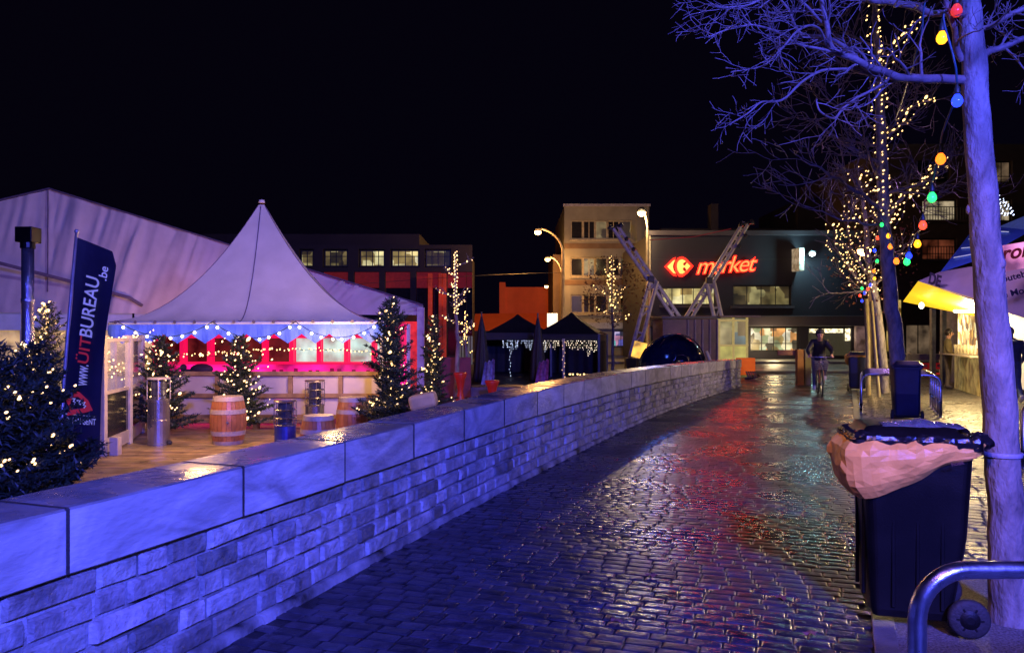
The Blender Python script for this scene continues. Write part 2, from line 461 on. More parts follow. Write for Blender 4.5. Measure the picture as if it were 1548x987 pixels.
def even_loop(hx, hy, r, n):
    p = [Vector(q) for q in rrect(hx, hy, r, 8)]; p.append(p[0]); L_ = [0]
    for a, b in zip(p, p[1:]): L_.append(L_[-1]+(b-a).length)
    out = []; j = 0
    for i in range(n):
        s = L_[-1]*i/n
        while L_[j+1] < s: j += 1
        q = p[j].lerp(p[j+1], (s-L_[j])/max(1e-9, L_[j+1]-L_[j])); out.append((q.x, q.y))
    return out
def make_bin(name, label, loc, rz, plast, bag=True, group=None, sack=True):
    t = thing(name, label, 'bin', (0, 0, 0), group)
    # local frame: front (no wheels) to -x, wheels to +x; y is the width
    mb = MB(); secs = [(.06, .215, .19, .03, 0), (.10, .225, .20, .035, 0), (.5, .245, .212, .045, 0), (.90, .268, .226, .05, 0), (.955, .272, .23, .05, 0), (.957, .30, .255, .055, 0), (1.0, .302, .257, .055, 0), (1.002, .285, .24, .05, 0)]
    pr = []
    for z, hx, hy, r, o in secs: pr.append([(x+.0-(.03*(1-z) if False else 0), y, z) for x, y in rrect(hx, hy, r)])
    m = len(pr[0]); vs = [v for q in pr for v in q]
    # wheel recess: pull the low rear corners in
    vs = [(x-(.07*max(0, (.30-z)/.30) if x > .1 else 0), y, z) for x, y, z in vs]
    fs = [(i*m+j, i*m+(j+1) % m, (i+1)*m+(j+1) % m, (i+1)*m+j) for i in range(len(pr)-1) for j in range(m)]
    fs.append(tuple(reversed(range(m)))); fs.append(tuple((len(pr)-1)*m+j for j in range(m)))
    mb.add(vs, fs)
    for yy in (-.1, .1): mb.box((-.250, yy, .5), (.02, .02, .7)); 
    for xx in (-.12, 0, .12):
        mb.box((xx, -.2095, .45), (.02, .012, .66)); mb.box((xx, .2095, .45), (.02, .012, .66))
    mb.build('body', plast, t, smooth=False, bevel=.004)
    mb = MB()
    def lid(u, v):
        x = lerp(-.325, .29, u); y = lerp(-.27, .27, v)
        e = max(abs(2*u-1), abs(2*v-1)); z = 1.075-.055*e**5
        ee = max(0, .955-e)
        z += .03*min(1, ee*8)*(1 if abs(v-.5) < .36 and .12 < u < .86 else .2)
        return Vector((x, y, z))
    mb.grid(lid, 24, 20)
    pts = rrect(.325, .27, .04)
    k = len(pts); mb.add([(x-.017, y, 1.03) for x, y in pts]+[(x-.017, y, .985) for x, y in pts], [(i, (i+1) % k, k+(i+1) % k, k+i) for i in range(k)])
    mb.build('lid', plast, t, smooth=True)
    mb = MB(); mb.tube([(.30, -.2, 1.0), (.36, -.2, 1.02), (.365, -.17, 1.02), (.365, .17, 1.02), (.36, .2, 1.02), (.30, .2, 1.0)], .016, 8); mb.build('handle', plast, t, smooth=True)
    mb = MB(); mb.tube([(.235, -.26, .105), (.235, .26, .105)], .011, 8); mb.build('axle', m_rubber, t)
    Mx = Matrix.Rotation(R(90), 3, 'X')
    for sy in (-1, 1):
        mb = MB(); mb.lathe([(.045, -.024), (.088, -.026), (.10, -.018), (.103, 0), (.10, .018), (.088, .026), (.045, .024)], (.235, sy*.245, .103), 28, axis=Mx)
        w_ = mb.build('wheel', m_rubber, t, smooth=True)
        mb = MB(); mb.lathe([(.02, -.033), (.034, -.030), (.05, -.024), (.052, 0), (.05, .024), (.034, .030), (.02, .033)], (.235, sy*.245, .103), 20, axis=Mx)
        for q in range(6):
            a = q*math.pi/3; mb.box((.235+.055*math.cos(a), sy*.245, .103+.055*math.sin(a)), (.05, .050, .010), M=Matrix.Rotation(-a, 3, 'Y'))
        mb.build('hub', plast, w_, smooth=False)
    t.location = loc; t.rotation_euler = (0, 0, rz)
    if bag:
        b = MB(); NA, NV = 60, 10
        base = even_loop(.300, .252, .07, NA)
        rj = random.Random(11)
        def bp(i, j):
            v = j/NV; x, y = base[i % NA]; an = math.atan2(y, x); nx, ny = x/math.hypot(x, y), y/math.hypot(x, y)
            f = max(0, .5-.62*math.cos(an))
            f = min(1, f)
            drop = .085+.25*f
            w_ = i/NA*2*math.pi; ph = (i*.42+1.3*math.sin(w_*2)+.9*noise.noise(Vector((i*.4, 3, 0)))) % 1
            tri = 1-abs(2*ph-1)
            pleat = .036*tri*max(0, 1-v*1.55)-.012*(v < .12)
            nz = (.020*noise.noise(Vector((x*11, y*11, v*3)))+.012*noise.noise(Vector((x*23, y*23, v*5))))
            bulge = (.012+.085*f)*math.sin(math.pi*min(1, v*.86)**.75)
            o = bulge+pleat+nz*(.3+.8*f)*(.5+.7*(1-v))+rj.uniform(-.0035, .0035)*(.3+f)
            if j >= NV-1: o -= (.012 if j == NV-1 else .03)
            z = 1.035-drop*v**1.05+.006*math.sin(i*.9)*v
            return Vector((x+nx*o, y+ny*o, z))
        vs = [bp(i, j) for j in range(NV+1) for i in range(NA)]
        fs = []
        for j in range(NV):
            for i in range(NA):
                a, b_, c, d = j*NA+i, j*NA+(i+1) % NA, (j+1)*NA+(i+1) % NA, (j+1)*NA+i
                fs += [(a, b_, c), (a, c, d)] if (i*7+j*3) % 5 < 3 else [(a, b_, d), (b_, c, d)]
        b.add(vs, fs)
        bg_ = b.build('paper_bag', m_bag, origin=(0, 0, .9), smooth=False, solid=.002,
                      label=label_bag(label), cat='paper bag')
        bg_.location = Vector(loc)+Vector((0, 0, .9)); bg_.rotation_euler = (0, 0, rz)
        mb = MB()
        b2 = text_mesh('hoek', .03, frame_M((.16, -.325, .93), (1, 0, .25), (0, .1, 1)), extrude=.001)
        mb.v = b2.v; mb.f = b2.f; mb.t = b2.t; mb.mi = b2.mi
        o = mb.build('print', m_ink, bg_)
        WORLD[bg_.name] = Vector((0, 0, .9))
        for v in o.data.vertices: pass
        if sack:
            for k, (cx, cy, r) in enumerate([(.315, -.17, .055), (-.27, -.2, .05)]):
                mb = MB()
                mb.ball((0, 0, 0), r, 1.1, 1.0, .8, 14, 10)
                mb.v = [tuple(Vector(v)*(1+.45*noise.noise(Vector(v)*26+Vector((k*9, 0, 0))))) for v in mb.v]
                o = mb.build('sack_knot', m_blackbag, origin=(0, 0, 0), smooth=False,
                             label=['crumpled black sack end poking out at the wheel side of the paper-lined bin lid', 'crumpled black sack end poking out at the path side of the paper-lined bin lid'][k], cat='sack end')
                q = Matrix.Rotation(rz, 3, 'Z')@Vector((cx, cy, 1.035)); o.location = Vector(loc)+q
            mb = MB(); NA2 = 92; LOOP2 = even_loop(.305, .262, .07, 92)
            def ring(u, v):
                x, y = LOOP2[int(round(u*NA2)) % 92]; a = v*2*math.pi; r = .024*(1+.7*noise.noise(Vector((x*26, y*26, v*2))))
                n = math.hypot(x, y); return Vector((x+x/n*r*math.cos(a), y+y/n*r*math.cos(a), 1.03+r*1.25*math.sin(a)))
            mb.grid(ring, 92, 8); o = mb.build('bag_liner', m_blackbag, origin=(0, 0, 0), label='glossy black sack liner bulging around the lid of the nearest bin', cat='bin liner')
            o.location = loc; o.rotation_euler = (0, 0, rz)
            mb = MB()
            def film(u, v):
                x = lerp(-.17, .24, u); y = lerp(-.19, -.02, v); e = math.sin(math.pi*u)**.4*math.sin(math.pi*v)**.6
                return Vector((x+.01*noise.noise(Vector((u*9, v*9, 0))), y, 1.098+.035*e+.012*noise.noise(Vector((u*10, v*6, 2)))*e-.012*abs(math.sin(u*6.3))))
            mb.grid(film, 40, 14)
            o = mb.build('plastic_film', mat('shiny_film', (.5, .6, .7), rough=.14, metal=.85, bump=.6, bscale=18, var=.5, scale=4), origin=(0, 0, 0), smooth=True, label='shiny crumpled plastic film lying on the lid of the nearest bin', cat='plastic film')
            o.location = loc; o.rotation_euler = (0, 0, rz)
    return t
def label_bag(l): return 'crumpled brown paper bag folded over the rim of the nearest black bin' if 'nearest' in l else 'small brown paper bag topping the blue bin beside the far tree'
BIN = (2.24, 4.30, 0); BRZ = R(-15)
b1 = make_bin('wheelie_bin', 'nearest large black wheelie bin standing by the kerb under a domed lid', BIN, BRZ, m_binp)
b2 = make_bin('wheelie_bin', 'blue wheelie bin without a bag at the foot of the bulb-wrapped bare tree', (7.38, 14.2, 0), R(-118), m_bluebin, bag=False)
b3 = make_bin('wheelie_bin', 'small dark blue wheelie bin farthest away, topped with brown paper', (9.80, 21.6, 0), R(-112), m_bluebin, bag=True, sack=False)

# ============================================================ bicycle hoops
m_steel = mat('brushed_steel', (.42, .42, .45), rough=.30, metal=1.0, var=.15, scale=20, bump=.06, bscale=90, rvar=.08, rscale=8)
def hoop_mb(w_, h, r, rb=.17):
    pts = [(0, 0, -.02), (0, 0, h-rb)]
    for k in range(1, 9):
        a = R(90*k/9); pts.append((rb-rb*math.cos(a), 0, h-rb+rb*math.sin(a)))
    pts += [(rb, 0, h)]; pts += [(w_-rb, 0, h)]
    for k in range(1, 9):
        a = R(90*k/9); pts.append((w_-rb+rb*math.sin(a), 0, h-rb+rb*math.cos(a)))
    pts += [(w_, 0, h-rb), (w_, 0, -.02)]
    mb = MB(); mb.tube(pts, r, 18); return mb
G_H = 'tubular steel bicycle hoops'
hp = thing('bicycle_hoop', 'big tubular steel bicycle hoop nearest the camera, cut off by the frame edge', 'bicycle hoop', (1.385, 2.60, 0), G_H)
mb = hoop_mb(1.4, .795, .030); mb.v = [(v[0]+1.385, v[1]+2.60, v[2]) for v in mb.v]; mb.build('tube', m_steel, hp, smooth=True)
for xx in (0, 1.4):
    mb = MB(); mb.lathe([(.06, -.002), (.06, .008), (.034, .012)], (1.385+xx, 2.60, 0), 18); mb.build('base_flange', m_steel, hp)
hoop_lab = ['steel bicycle hoop at the near end of the row of five', 'second steel bicycle hoop in the row, just behind the near end', 'steel bicycle hoop in the middle of the row of five',
            'fourth steel bicycle hoop, next to the far end of the row', 'steel bicycle hoop at the far end of the row of five']
for i in range(5):
    Y = 15.4+i*.5; o = dup(hp, (.4591*Y, Y, 0), R(-26), hoop_lab[i])
dup(hp, (6.15, 9.15, 0), R(-10), 'steel bicycle hoop behind the big trunk at the right frame edge')
# tree tie band on the near trunk comes with the tree

# ============================================================ bare trees
m_bark = mat('bark', (.19, .17, .16), rough=.75, var=.6, scale=9, bump=1.0, bscale=34, stretch=(1, 1, .45), distort=.6)
m_twig = mat('twig_bark', (.15, .12, .115), rough=.6, var=.3, scale=12, bump=.3)
m_band = mat('tie_strap', (.25, .25, .32), rough=.5)
def wob(pts, n=6, amp=.02, seed=0):
    """resample a polyline smoothly with small wobble"""
    pts = [Vector(p) for p in pts]; out = []
    for i in range(len(pts)-1):
        p0 = pts[max(0, i-1)]; p1 = pts[i]; p2 = pts[i+1]; p3 = pts[min(len(pts)-1, i+2)]
        for k in range(n):
            t = k/n
            q = .5*((2*p1)+(p2-p0)*t+(2*p0-5*p1+4*p2-p3)*t*t+(-p0+3*p1-3*p2+p3)*t**3)
            q += amp*Vector((noise.noise(q*5+Vector((seed, 0, 0))), noise.noise(q*5+Vector((0, seed+7, 0))), noise.noise(q*5+Vector((0, 3, seed)))))
            out.append(q)
    out.append(pts[-1]); return out
def grow(mb, p, d, length, r, depth, seg=.09, droop=.0, spread=38, rmin=.0022, kids=(2, 3), upc=.06, tips=None, sides=5, wig=.22):
    n = max(4, int(length/seg)); pts = [p.copy()]; rad = [r]; d = d.normalized()
    for i in range(n):
        j = Vector((random.gauss(0, 1), random.gauss(0, 1), random.gauss(0, 1)))*wig
        d = (d+j*.6+Vector((0, 0, upc-droop))*1.0).normalized()
        p = p+d*(length/n); pts.append(p.copy()); rad.append(max(rmin, r*(1-.72*(i+1)/n)))
    mb.tube(pts, rad, sides if depth > 1 else 4, cap=False)
    if tips is not None: tips.append(pts[-1])
    if depth > 0:
        nk = random.randint(*kids)+ (1 if depth > 1 else 0)
        for k in range(nk):
            i = int(lerp(.22, .95, (k+random.random())/nk)*n); i = max(1, min(n, i))
            dd = (pts[i]-pts[i-1]).normalized()
            ax = dd.cross(Vector((random.gauss(0, 1), random.gauss(0, 1), random.gauss(0, 1)))).normalized()
            nd = Matrix.Rotation(R(spread*U(.7, 1.35)), 3, ax)@dd
            grow(mb, pts[i], nd, length*U(.42, .72), max(rmin, rad[i]*.62), depth-1, seg*.85, droop, spread, rmin, kids, upc, tips, sides, wig)
def limb_px(pts): return [P(a, b, c) for a, b, c in pts]
near = thing('bare_tree', 'nearest big bare tree with a smooth blue-lit trunk beside the black bin', 'tree', (2.78, 4.25, 0))
tb = [(2.80, 4.25, -.03), (2.775, 4.25, .05), (2.765, 4.25, .5), P(1510, 620, 4.25), P(1494, 400, 4.25), P(1482, 240, 4.25), P(1472, 110, 4.25), P(1465, 0, 4.25), P(1452, -120, 4.25), P(1440, -300, 4.3), P(1436, -460, 4.3)]
tr = [.125, .102, .090, .086, .078, .071, .064, .054, .048, .034, .02]
pts = wob(tb, 6, .012, 3); rad = []
for i in range(len(tr)-1): rad += [lerp(tr[i], tr[i+1], k/6) for k in range(6)]
rad.append(tr[-1])
rad = [r*(1+.05*noise.noise(Vector((0, 0, p.z*3)))) for r, p in zip(rad, pts)]
mb = MB(); mb.tube(pts, rad, 20)
for kz, an in ((1.95, -60), (1.2, 200), (2.3, 150)):      # knots
    p = min(pts, key=lambda q: abs(q.z-kz)); mb.ball(p+Vector((math.cos(R(an)), math.sin(R(an)), 0))*.062, .028, 1, 1, 1.3, 10, 8)
mb.build('trunk', m_bark, near, smooth=True)
mb = MB(); p = Vector((0, 0, .93)); c = min(pts, key=lambda q: abs(q.z-.93)); mb.lathe([(.098, -.012), (.100, 0), (.098, .012)], c, 24); mb.tube([c+Vector((.09, 0, 0)), c+Vector((.25, .1, -.03)), c+Vector((.5, .2, -.35))], .006, 5)
mb.build('tie_strap', m_band, near)
mb = MB()
LIMBS = [
 ([(1462, 122, 4.25), (1400, 118, 4.2), (1345, 118, 4.1), (1300, 96, 4.0), (1258, 72, 3.95), (1240, 30, 3.9), (1235, -25, 3.85)], .034, .010, 26, .5),
 ([(1456, 25, 4.25), (1400, 14, 4.15), (1330, 2, 4.0), (1280, -10, 3.9), (1200, -6, 3.8), (1150, -25, 3.7)], .026, .008, 22, .5),
 ([(1458, 90, 4.25), (1445, 60, 4.2), (1436, 25, 4.1), (1432, -40, 4.0)], .024, .012, 8, .45),
 ([(1478, 100, 4.25), (1496, 78, 4.3), (1530, 66, 4.3), (1580, 40, 4.3)], .026, .016, 12, .5),
 ([(1466, 45, 4.25), (1492, 42, 4.2), (1530, 22, 4.1), (1570, 5, 4.1)], .020, .012, 10, .45),
 ([(1300, 96, 4.0), (1250, 60, 4.2), (1210, 45, 4.3), (1180, 0, 4.4)], .016, .006, 12, .45),
 ([(1340, 118, 4.1), (1290, 150, 4.0), (1262, 178, 3.9), (1240, 170, 3.8), (1235, 150, 3.8)], .010, .004, 8, .35),
 ([(1330, 112, 4.1), (1240, 108, 4.0), (1180, 150, 3.9), (1140, 160, 3.8), (1104, 190, 3.7)], .011, .003, 15, .4),
 ([(1268, 80, 3.95), (1200, 62, 3.9), (1150, 40, 3.8), (1110, 45, 3.75), (1070, 55, 3.7)], .010, .003, 13, .4),
 ([(1258, 70, 3.95), (1225, 40, 3.8), (1185, 70, 3.7), (1150, 100, 3.6), (1105, 110, 3.6)], .009, .003, 12, .4),
 ([(1240, 30, 3.9), (1190, -10, 3.8), (1130, 5, 3.8), (1080, 10, 3.8)], .010, .003, 12, .4),
]
for pl, r0, r1, nk, ln in LIMBS:
    r0 *= .82; q = wob(limb_px(pl), 8, .03, r0*1000); rr = [lerp(r0, r1, i/(len(q)-1)) for i in range(len(q))]
    mb.tube(q, rr, 8, cap=False)
    nk = max(4, int(nk*.62))
    for k in range(nk):
        i = int(lerp(.15, 1, (k+random.random())/nk)*(len(q)-1)); i = max(1, i)
        dd = (q[i]-q[i-1]).normalized(); out = Vector((-.5, 0, -.05))
        nd = (dd*.9+out*.5+Vector((random.gauss(0, .5), random.gauss(0, .45), random.gauss(0, .5))))
        grow(mb, q[i], nd, ln*U(.3, .75), max(.003, rr[i]*.45), 2, .04, droop=.03, spread=42, rmin=.0017, kids=(1, 3), upc=.06, wig=.30)
mb.build('branches', m_twig, near, smooth=True)

# middle tree wrapped in warm lights
def lit_tree(name, label, base, trunk_pts, tr, limbs, twigs, ln, sides=8, depth=3, mt=None):
    t = thing(name, label, 'tree', base)
    q = wob(trunk_pts, 5, .03, 5); rr = []
    for i in range(len(tr)-1): rr += [lerp(tr[i], tr[i+1], k/5) for k in range(5)]
    rr.append(tr[-1])
    mb = MB(); mb.tube(q, rr, 12); mb.build('trunk', mt or m_bark, t, smooth=True)
    mb = MB(); allp = [q]
    for pl, r0 in limbs:
        a = wob(pl, 6, .08, r0*999); ra = [lerp(r0, .006, i/(len(a)-1)) for i in range(len(a))]
        mb.tube(a, ra, 6, cap=False); allp.append(a)
        for k in range(twigs):
            i = max(1, int(lerp(.15, 1, (k+random.random())/twigs)*(len(a)-1)))
            dd = (a[i]-a[i-1]).normalized()
            grow(mb, a[i], dd+Vector((random.gauss(0, .6), random.gauss(0, .6), random.gauss(0, .5)+.1)), ln*U(.5, 1.1), max(.006, ra[i]*.5), depth-1, .15, rmin=.0065, kids=(2, 3), wig=.2, sides=4)
    for k in range(int(twigs*1.5)):
        i = int(lerp(.45, .98, (k+random.random())/(twigs*1.5))*(len(q)-1)); an = U(0, 6.28)
        grow(mb, q[i], Vector((math.cos(an), math.sin(an), U(.1, .5))), ln*U(.8, 1.5), max(.01, rr[i]*.4), depth, .18, rmin=.0065, kids=(2, 3), wig=.17, sides=4)
    mb.build('branches', m_twig, t, smooth=True)
    return t, allp
m_warm = mat('warm_bulb', (.9, .8, .5), rough=.3, bump=0, emit=(1, .60, .20), es=3.4, sample=False)
m_cool = mat('cool_bulb', (.9, .9, 1), rough=.3, bump=0, emit=(.62, .72, 1), es=3, sample=False)
m_wire = mat('black_wire', (.02, .03, .02), rough=.5, bump=0)
def fairy(label, paths, n, r, bulb, spread, wire=True, stretch=2.2, wr=.004, size_var=.35, cat='fairy lights', clumps=True):
    t = None; mb = MB()
    pts_all = []
    for pth, share in paths:
        L_ = [0]
        for a, b in zip(pth, pth[1:]): L_.append(L_[-1]+(b-a).length)
        def at(s):
            for i in range(len(pth)-1):
                if s <= L_[i+1]: return pth[i].lerp(pth[i+1], (s-L_[i])/max(1e-6, L_[i+1]-L_[i]))
            return pth[-1]
        m = max(2, int(n*share)); wp = []
        for k in range(m):
            s = L_[-1]*(k+.5)/m; p = at(s); a = k*2.1
            sp = spread*U(.6, 1.3)
            q = p+Vector((math.cos(a)*sp, math.sin(a)*sp, U(-.4, .4)*sp)); wp.append(q)
        pts_all.append(wp)
        if wire: mb.tube(wp, wr, 3, cap=False)
    t = mb.build('fairy_lights', m_wire, label=label, cat=cat) if wire else None
    mb = MB()
    for wp in pts_all:
        for q in wp:
            rr = r*U(1-size_var, 1+size_var)*(1.6 if clumps and random.random() < .08 else 1)
            mb.ball(q, rr, 1, 1, stretch*.7, 6, 4, M=Matrix.Rotation(U(0, 1.2), 3, 'X')@Matrix.Rotation(U(0, .9), 3, 'Y'))
    o = mb.build('bulbs', bulb, t, kind='stuff')
    return t
Y2 = 14.9
T2, P2 = lit_tree('bare_tree', 'second bare tree with warm light strings wound up its trunk behind the blue bin', P(1362, 647, Y2),
    [P(1363, 650, Y2), P(1360, 600, Y2), P(1355, 520, Y2), P(1345, 430, Y2), P(1336, 330, Y2), P(1334, 240, Y2), P(1330, 150, Y2), P(1326, 70, Y2), P(1322, 0, Y2), P(1318, -60, Y2)],
    [.17, .15, .14, .13, .115, .10, .085, .065, .045, .03],
    [([P(1338, 325, Y2), P(1300, 290, Y2-.5), P(1250, 262, Y2-1), P(1200, 232, Y2-1)], .05), ([P(1336, 330, Y2), P(1370, 295, Y2), P(1400, 265, Y2-.3), P(1432, 238, Y2-.5)], .045),
     ([P(1334, 215, Y2), P(1362, 190, Y2), P(1385, 160, Y2), P(1412, 148, Y2-.5)], .035), ([P(1330, 120, Y2), P(1350, 80, Y2), P(1376, 45, Y2), P(1390, 25, Y2)], .03),
     ([P(1334, 250, Y2), P(1290, 225, Y2), P(1240, 190, Y2+.5), P(1210, 170, Y2+.5)], .04), ([P(1333, 200, Y2), P(1290, 170, Y2+.3), P(1250, 150, Y2), P(1230, 120, Y2)], .03),
     ([P(1338, 340, Y2), P(1290, 335, Y2), P(1240, 320, Y2), P(1195, 300, Y2)], .03), ([P(1330, 130, Y2), P(1300, 90, Y2), P(1280, 60, Y2), P(1270, 20, Y2)], .03),
     ([P(1336, 300, Y2), P(1380, 280, Y2+.5), P(1430, 290, Y2+.5), P(1460, 300, Y2)], .03)],
    7, 1.1)
fairy('warm light strings wound round the second tree from crown to fork', [([p for p in P2[0] if p.z > 3.7], .42), (P2[2], .13), (P2[3], .1), (P2[4], .1),
      ([P(1338, 330, Y2), P(1320, 290, Y2-.3), P(1312, 255, Y2-.3)], .05), ([P(1340, 345, Y2), P(1375, 300, Y2-.3), P(1430, 238, Y2-.5)], .09)], 300, .013, m_warm, .13)
Y3 = 20.5
m_leaf = mat('dead_leaf', (.16, .06, .02), rough=.6, bump=0, tint=True)
T3, P3 = lit_tree('bare_tree', 'third tree with brown leaves and dense warm lights before the dark supermarket wall', P(1335, 592, Y3),
    [P(1338, 595, Y3), P(1336, 560, Y3), P(1330, 500, Y3), P(1322, 440, Y3), P(1312, 390, Y3), P(1308, 330, Y3), P(1300, 280, Y3), P(1296, 250, Y3)],
    [.12, .11, .10, .09, .08, .06, .04, .02],
    [([P(1322, 440, Y3), P(1290, 415, Y3), P(1268, 380, Y3), P(1258, 338, Y3)], .05), ([P(1318, 420, Y3), P(1290, 380, Y3), P(1282, 330, Y3), P(1300, 290, Y3)], .05),
     ([P(1324, 430, Y3), P(1345, 400, Y3), P(1365, 380, Y3), P(1380, 350, Y3)], .04), ([P(1324, 440, Y3), P(1290, 440, Y3), P(1255, 440, Y3), P(1245, 420, Y3)], .04),
     ([P(1312, 380, Y3), P(1330, 340, Y3), P(1340, 310, Y3)], .03)], 7, .8, depth=2)
fairy('warm light strings thickly hung through the third, brown-leaved tree', [([p for p in P3[0] if p.z > 2.4], .2), (P3[1], .28), (P3[2], .26), (P3[3], .08), (P3[5], .1), ([P(1300, 300, Y3), P(1280, 360, Y3+.3), P(1290, 420, Y3)], .1)], 230, .014, m_warm, .22)
def leaves(root, center, rad, n, size, m):
    mb = MB()
    for _ in range(n):
        while True:
            v = Vector((U(-1, 1), U(-1, 1), U(-1, 1)))
            if .3 < v.length < 1: break
        if noise.noise(v*2.5) < -.05: continue
        p = Vector(center)+Vector((v.x*rad[0], v.y*rad[1], v.z*rad[2])); a = Vector((U(-1, 1), U(-1, 1), U(-1, 1))).normalized(); b = a.orthogonal().normalized()
        s = size*U(.6, 1.4); t = U(.5, 1.6); mb.quad(p-a*s, p+b*s*.5, p+a*s, p-b*s*.5, (t, t*U(.7, 1.1), t))
    mb.build('leaves', m, root)
leaves(T3, P(1318, 385, Y3), (1.2, 1.1, 1.7), 1400, .045, m_leaf)
# the slim poles beside the third tree
m_pole = mat('pale_post', (.20, .16, .08), rough=.5, var=.2)
mb = MB(); mb.tube([P(1313, 597, 20), P(1312, 520, 20), P(1309, 452, 20)], .06, 10); mb.build('support_post', m_pole, label='yellow-lit round timber stake just left of the third tree trunk', cat='post', smooth=True)
mb = MB(); mb.tube([P(1329, 600, 19.4), P(1322, 520, 19.4), P(1317, 455, 19.4)], .045, 10); mb.build('support_post', m_pole, label='slim grey timber stake between the yellow stake and the third trunk', cat='post', smooth=True)

# ============================================================ coloured festoon
CB = {'red': (1, .05, .02), 'yellow': (1, .36, .01), 'blue': (.015, .04, 1), 'green': (.02, .9, .12), 'orange': (1, .16, .01)}
CM = {k: mat(k+'_bulb', tuple(.5*c for c in v), rough=.15, bump=0, emit=v, es=3.2) for k, v in CB.items()}
FB = [(1448, -40, 4.0, 'green', 1), (1446, 17, 4.05, 'red', 0), (1424, 58, 4.1, 'yellow', 1), (1447, 153, 4.1, 'blue', 1), (1422, 241, 4.6, 'orange', 1), (1409, 299, 5.1, 'green', 1), (1395, 341, 5.8, 'red', 1),
      (1387, 369, 6.5, 'yellow', 1), (1374, 387, 7.3, 'blue', 1), (1371, 396, 8.2, 'green', 1), (1355, 395, 9.4, 'orange', 1), (1346, 373, 10.8, 'orange', 1), (1343, 357, 12.4, 'yellow', 1), (1333, 340, 14.6, 'green', 1),
      (1327, 360, 15.2, 'red', 1), (1322, 379, 15.9, 'blue', 1), (1326, 395, 16.5, 'green', 1), (1321, 410, 17.2, 'orange', 1), (1322, 421, 17.8, 'yellow', 1), (1316, 431, 18.3, 'blue', 1), (1312, 437, 18.8, 'red', 1),
      (1307, 443, 19.2, 'blue', 1), (1303, 436, 19.6, 'green', 1), (1300, 447, 20, 'red', 1), (1303, 455, 20.3, 'blue', 1)]
fs_ = thing('festoon_lights', 'festoon of big coloured bulbs looping from the near tree to the far trees', 'festoon lights', P(1422, 241, 4.6))
tops = [P(a, b, c)+Vector((0, 0, .10)) for a, b, c, _, _ in FB]
mb = MB(); mb.tube(wob([P(1410, -60, 4.0)]+tops, 5, .02, 1), .006, 5)
mb.tube(wob([P(1403, -20, 4.0), P(1395, 40, 4.1), P(1380, 100, 4.4), P(1352, 190, 6)], 5, .02, 1), .005, 5)
mb.build('cable', mat('green_cable', (.03, .10, .12), rough=.4, bump=0), fs_, smooth=True)
for (a, b, c, k, lit), tp in zip(FB, tops):
    ctr = P(a, b, c); r = .029 if c < 8 else .034
    mb = MB(); mb.lathe([(.003, -r*1.15), (r*.55, -r*1.0), (r*.93, -r*.45), (r, 0), (r*.85, r*.55), (r*.5, r*1.1), (r*.42, r*1.35)], ctr, 16)
    bo = mb.build('bulb', CM[k] if lit else mat('red_glass', (.7, .03, .03), rough=.2, bump=0, emit=(1, .05, .03), es=.7), fs_, smooth=True)
    mb = MB(); mb.lathe([(r*.5, r*1.2), (r*.55, r*1.5), (r*.5, r*2.4), (r*.2, r*2.9), (r*.15, .105)], ctr, 10); mb.build('socket', m_wire, bo, smooth=True)
# ============================================================ left: deck, pagoda tent, marquee, bar, furniture
ZD = -.40
m_plank = mat('deck_wood', (.38, .27, .11), rough=.42, var=.35, scale=3, bump=.3, bscale=30, tint=True, rvar=.15)
mb = MB()
for i in range(60):
    y = 8.6+i*.145
    if y > 17.0: break
    x0 = -11.5; 
    while x0 < wall_x(y)-.6:
        x1 = min(x0+U(1.8, 3.4), wall_x(y)-.6); t = U(.65, 1.25)
        mb.bbox((x0+.004, y, ZD-.03), (x1-.004, y+.138, ZD+U(-.002, .003)), (t, t*U(.92, 1.04), t*U(.85, 1.05))); x0 = x1+.001
mb.build('wooden_deck', m_plank, kind='structure')

m_tent = mat('tent_canvas', (.60, .58, .58), rough=.6, var=.10, scale=1.6, bump=.35, bscale=5)
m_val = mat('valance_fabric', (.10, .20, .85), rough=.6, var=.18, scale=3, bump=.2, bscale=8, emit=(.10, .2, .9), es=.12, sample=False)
m_frame = mat('white_metal', (.62, .62, .64), rough=.4, var=.1)
m_red = mat('red_glow_paint', (.55, .01, .03), rough=.5, var=.3, scale=3, emit=(1, .005, .12), es=.75, sample=False)  # emission stands in for the bar's red light on the hatch frame
m_seam = mat('tent_seam', (.12, .10, .16), rough=.6, bump=0)
# pagoda
C4 = [Vector((-8.47, 16, 1.85)), Vector((-2.68, 16, 1.87)), Vector((-3.45, 20.6, 1.87)), Vector((-9.25, 20.6, 1.86))]
PK = Vector((-6.02, 18.3, 4.82))
pag = thing('pagoda_tent', 'pale violet-lit pagoda tent with a tall pointed concave roof above the terrace', 'tent', (-6.0, 18.3, ZD))
mb = MB()
for k in range(4):
    A, B = C4[k], C4[(k+1) % 4]
    def f(u, v, A=A, B=B):
        e = A.lerp(B, u); t = .022+.978*v
        xy = Vector((PK.x, PK.y, 0)).lerp(Vector((e.x, e.y, 0)), t)
        sag = -.10*math.sin(math.pi*u)*math.sin(math.pi*min(1, v))*v
        z = e.z+(PK.z-e.z)*(1-t)**1.86+sag
        z += (.05*noise.noise(Vector((u*13, v*1.5, k)))+.025*noise.noise(Vector((u*30+v*5, v*2, k))))*(v**2)*(1-u*.2)
        return Vector((xy.x, xy.y, z))
    mb.grid(f, 28, 36)
mb.build('roof', m_tent, pag, smooth=True)
mb = MB(); mb.lathe([(.075, -.05), (.065, .02), (.01, .025)], PK+Vector((0, 0, -.02)), 12); mb.build('finial', m_tent, pag, smooth=True)
mb = MB()
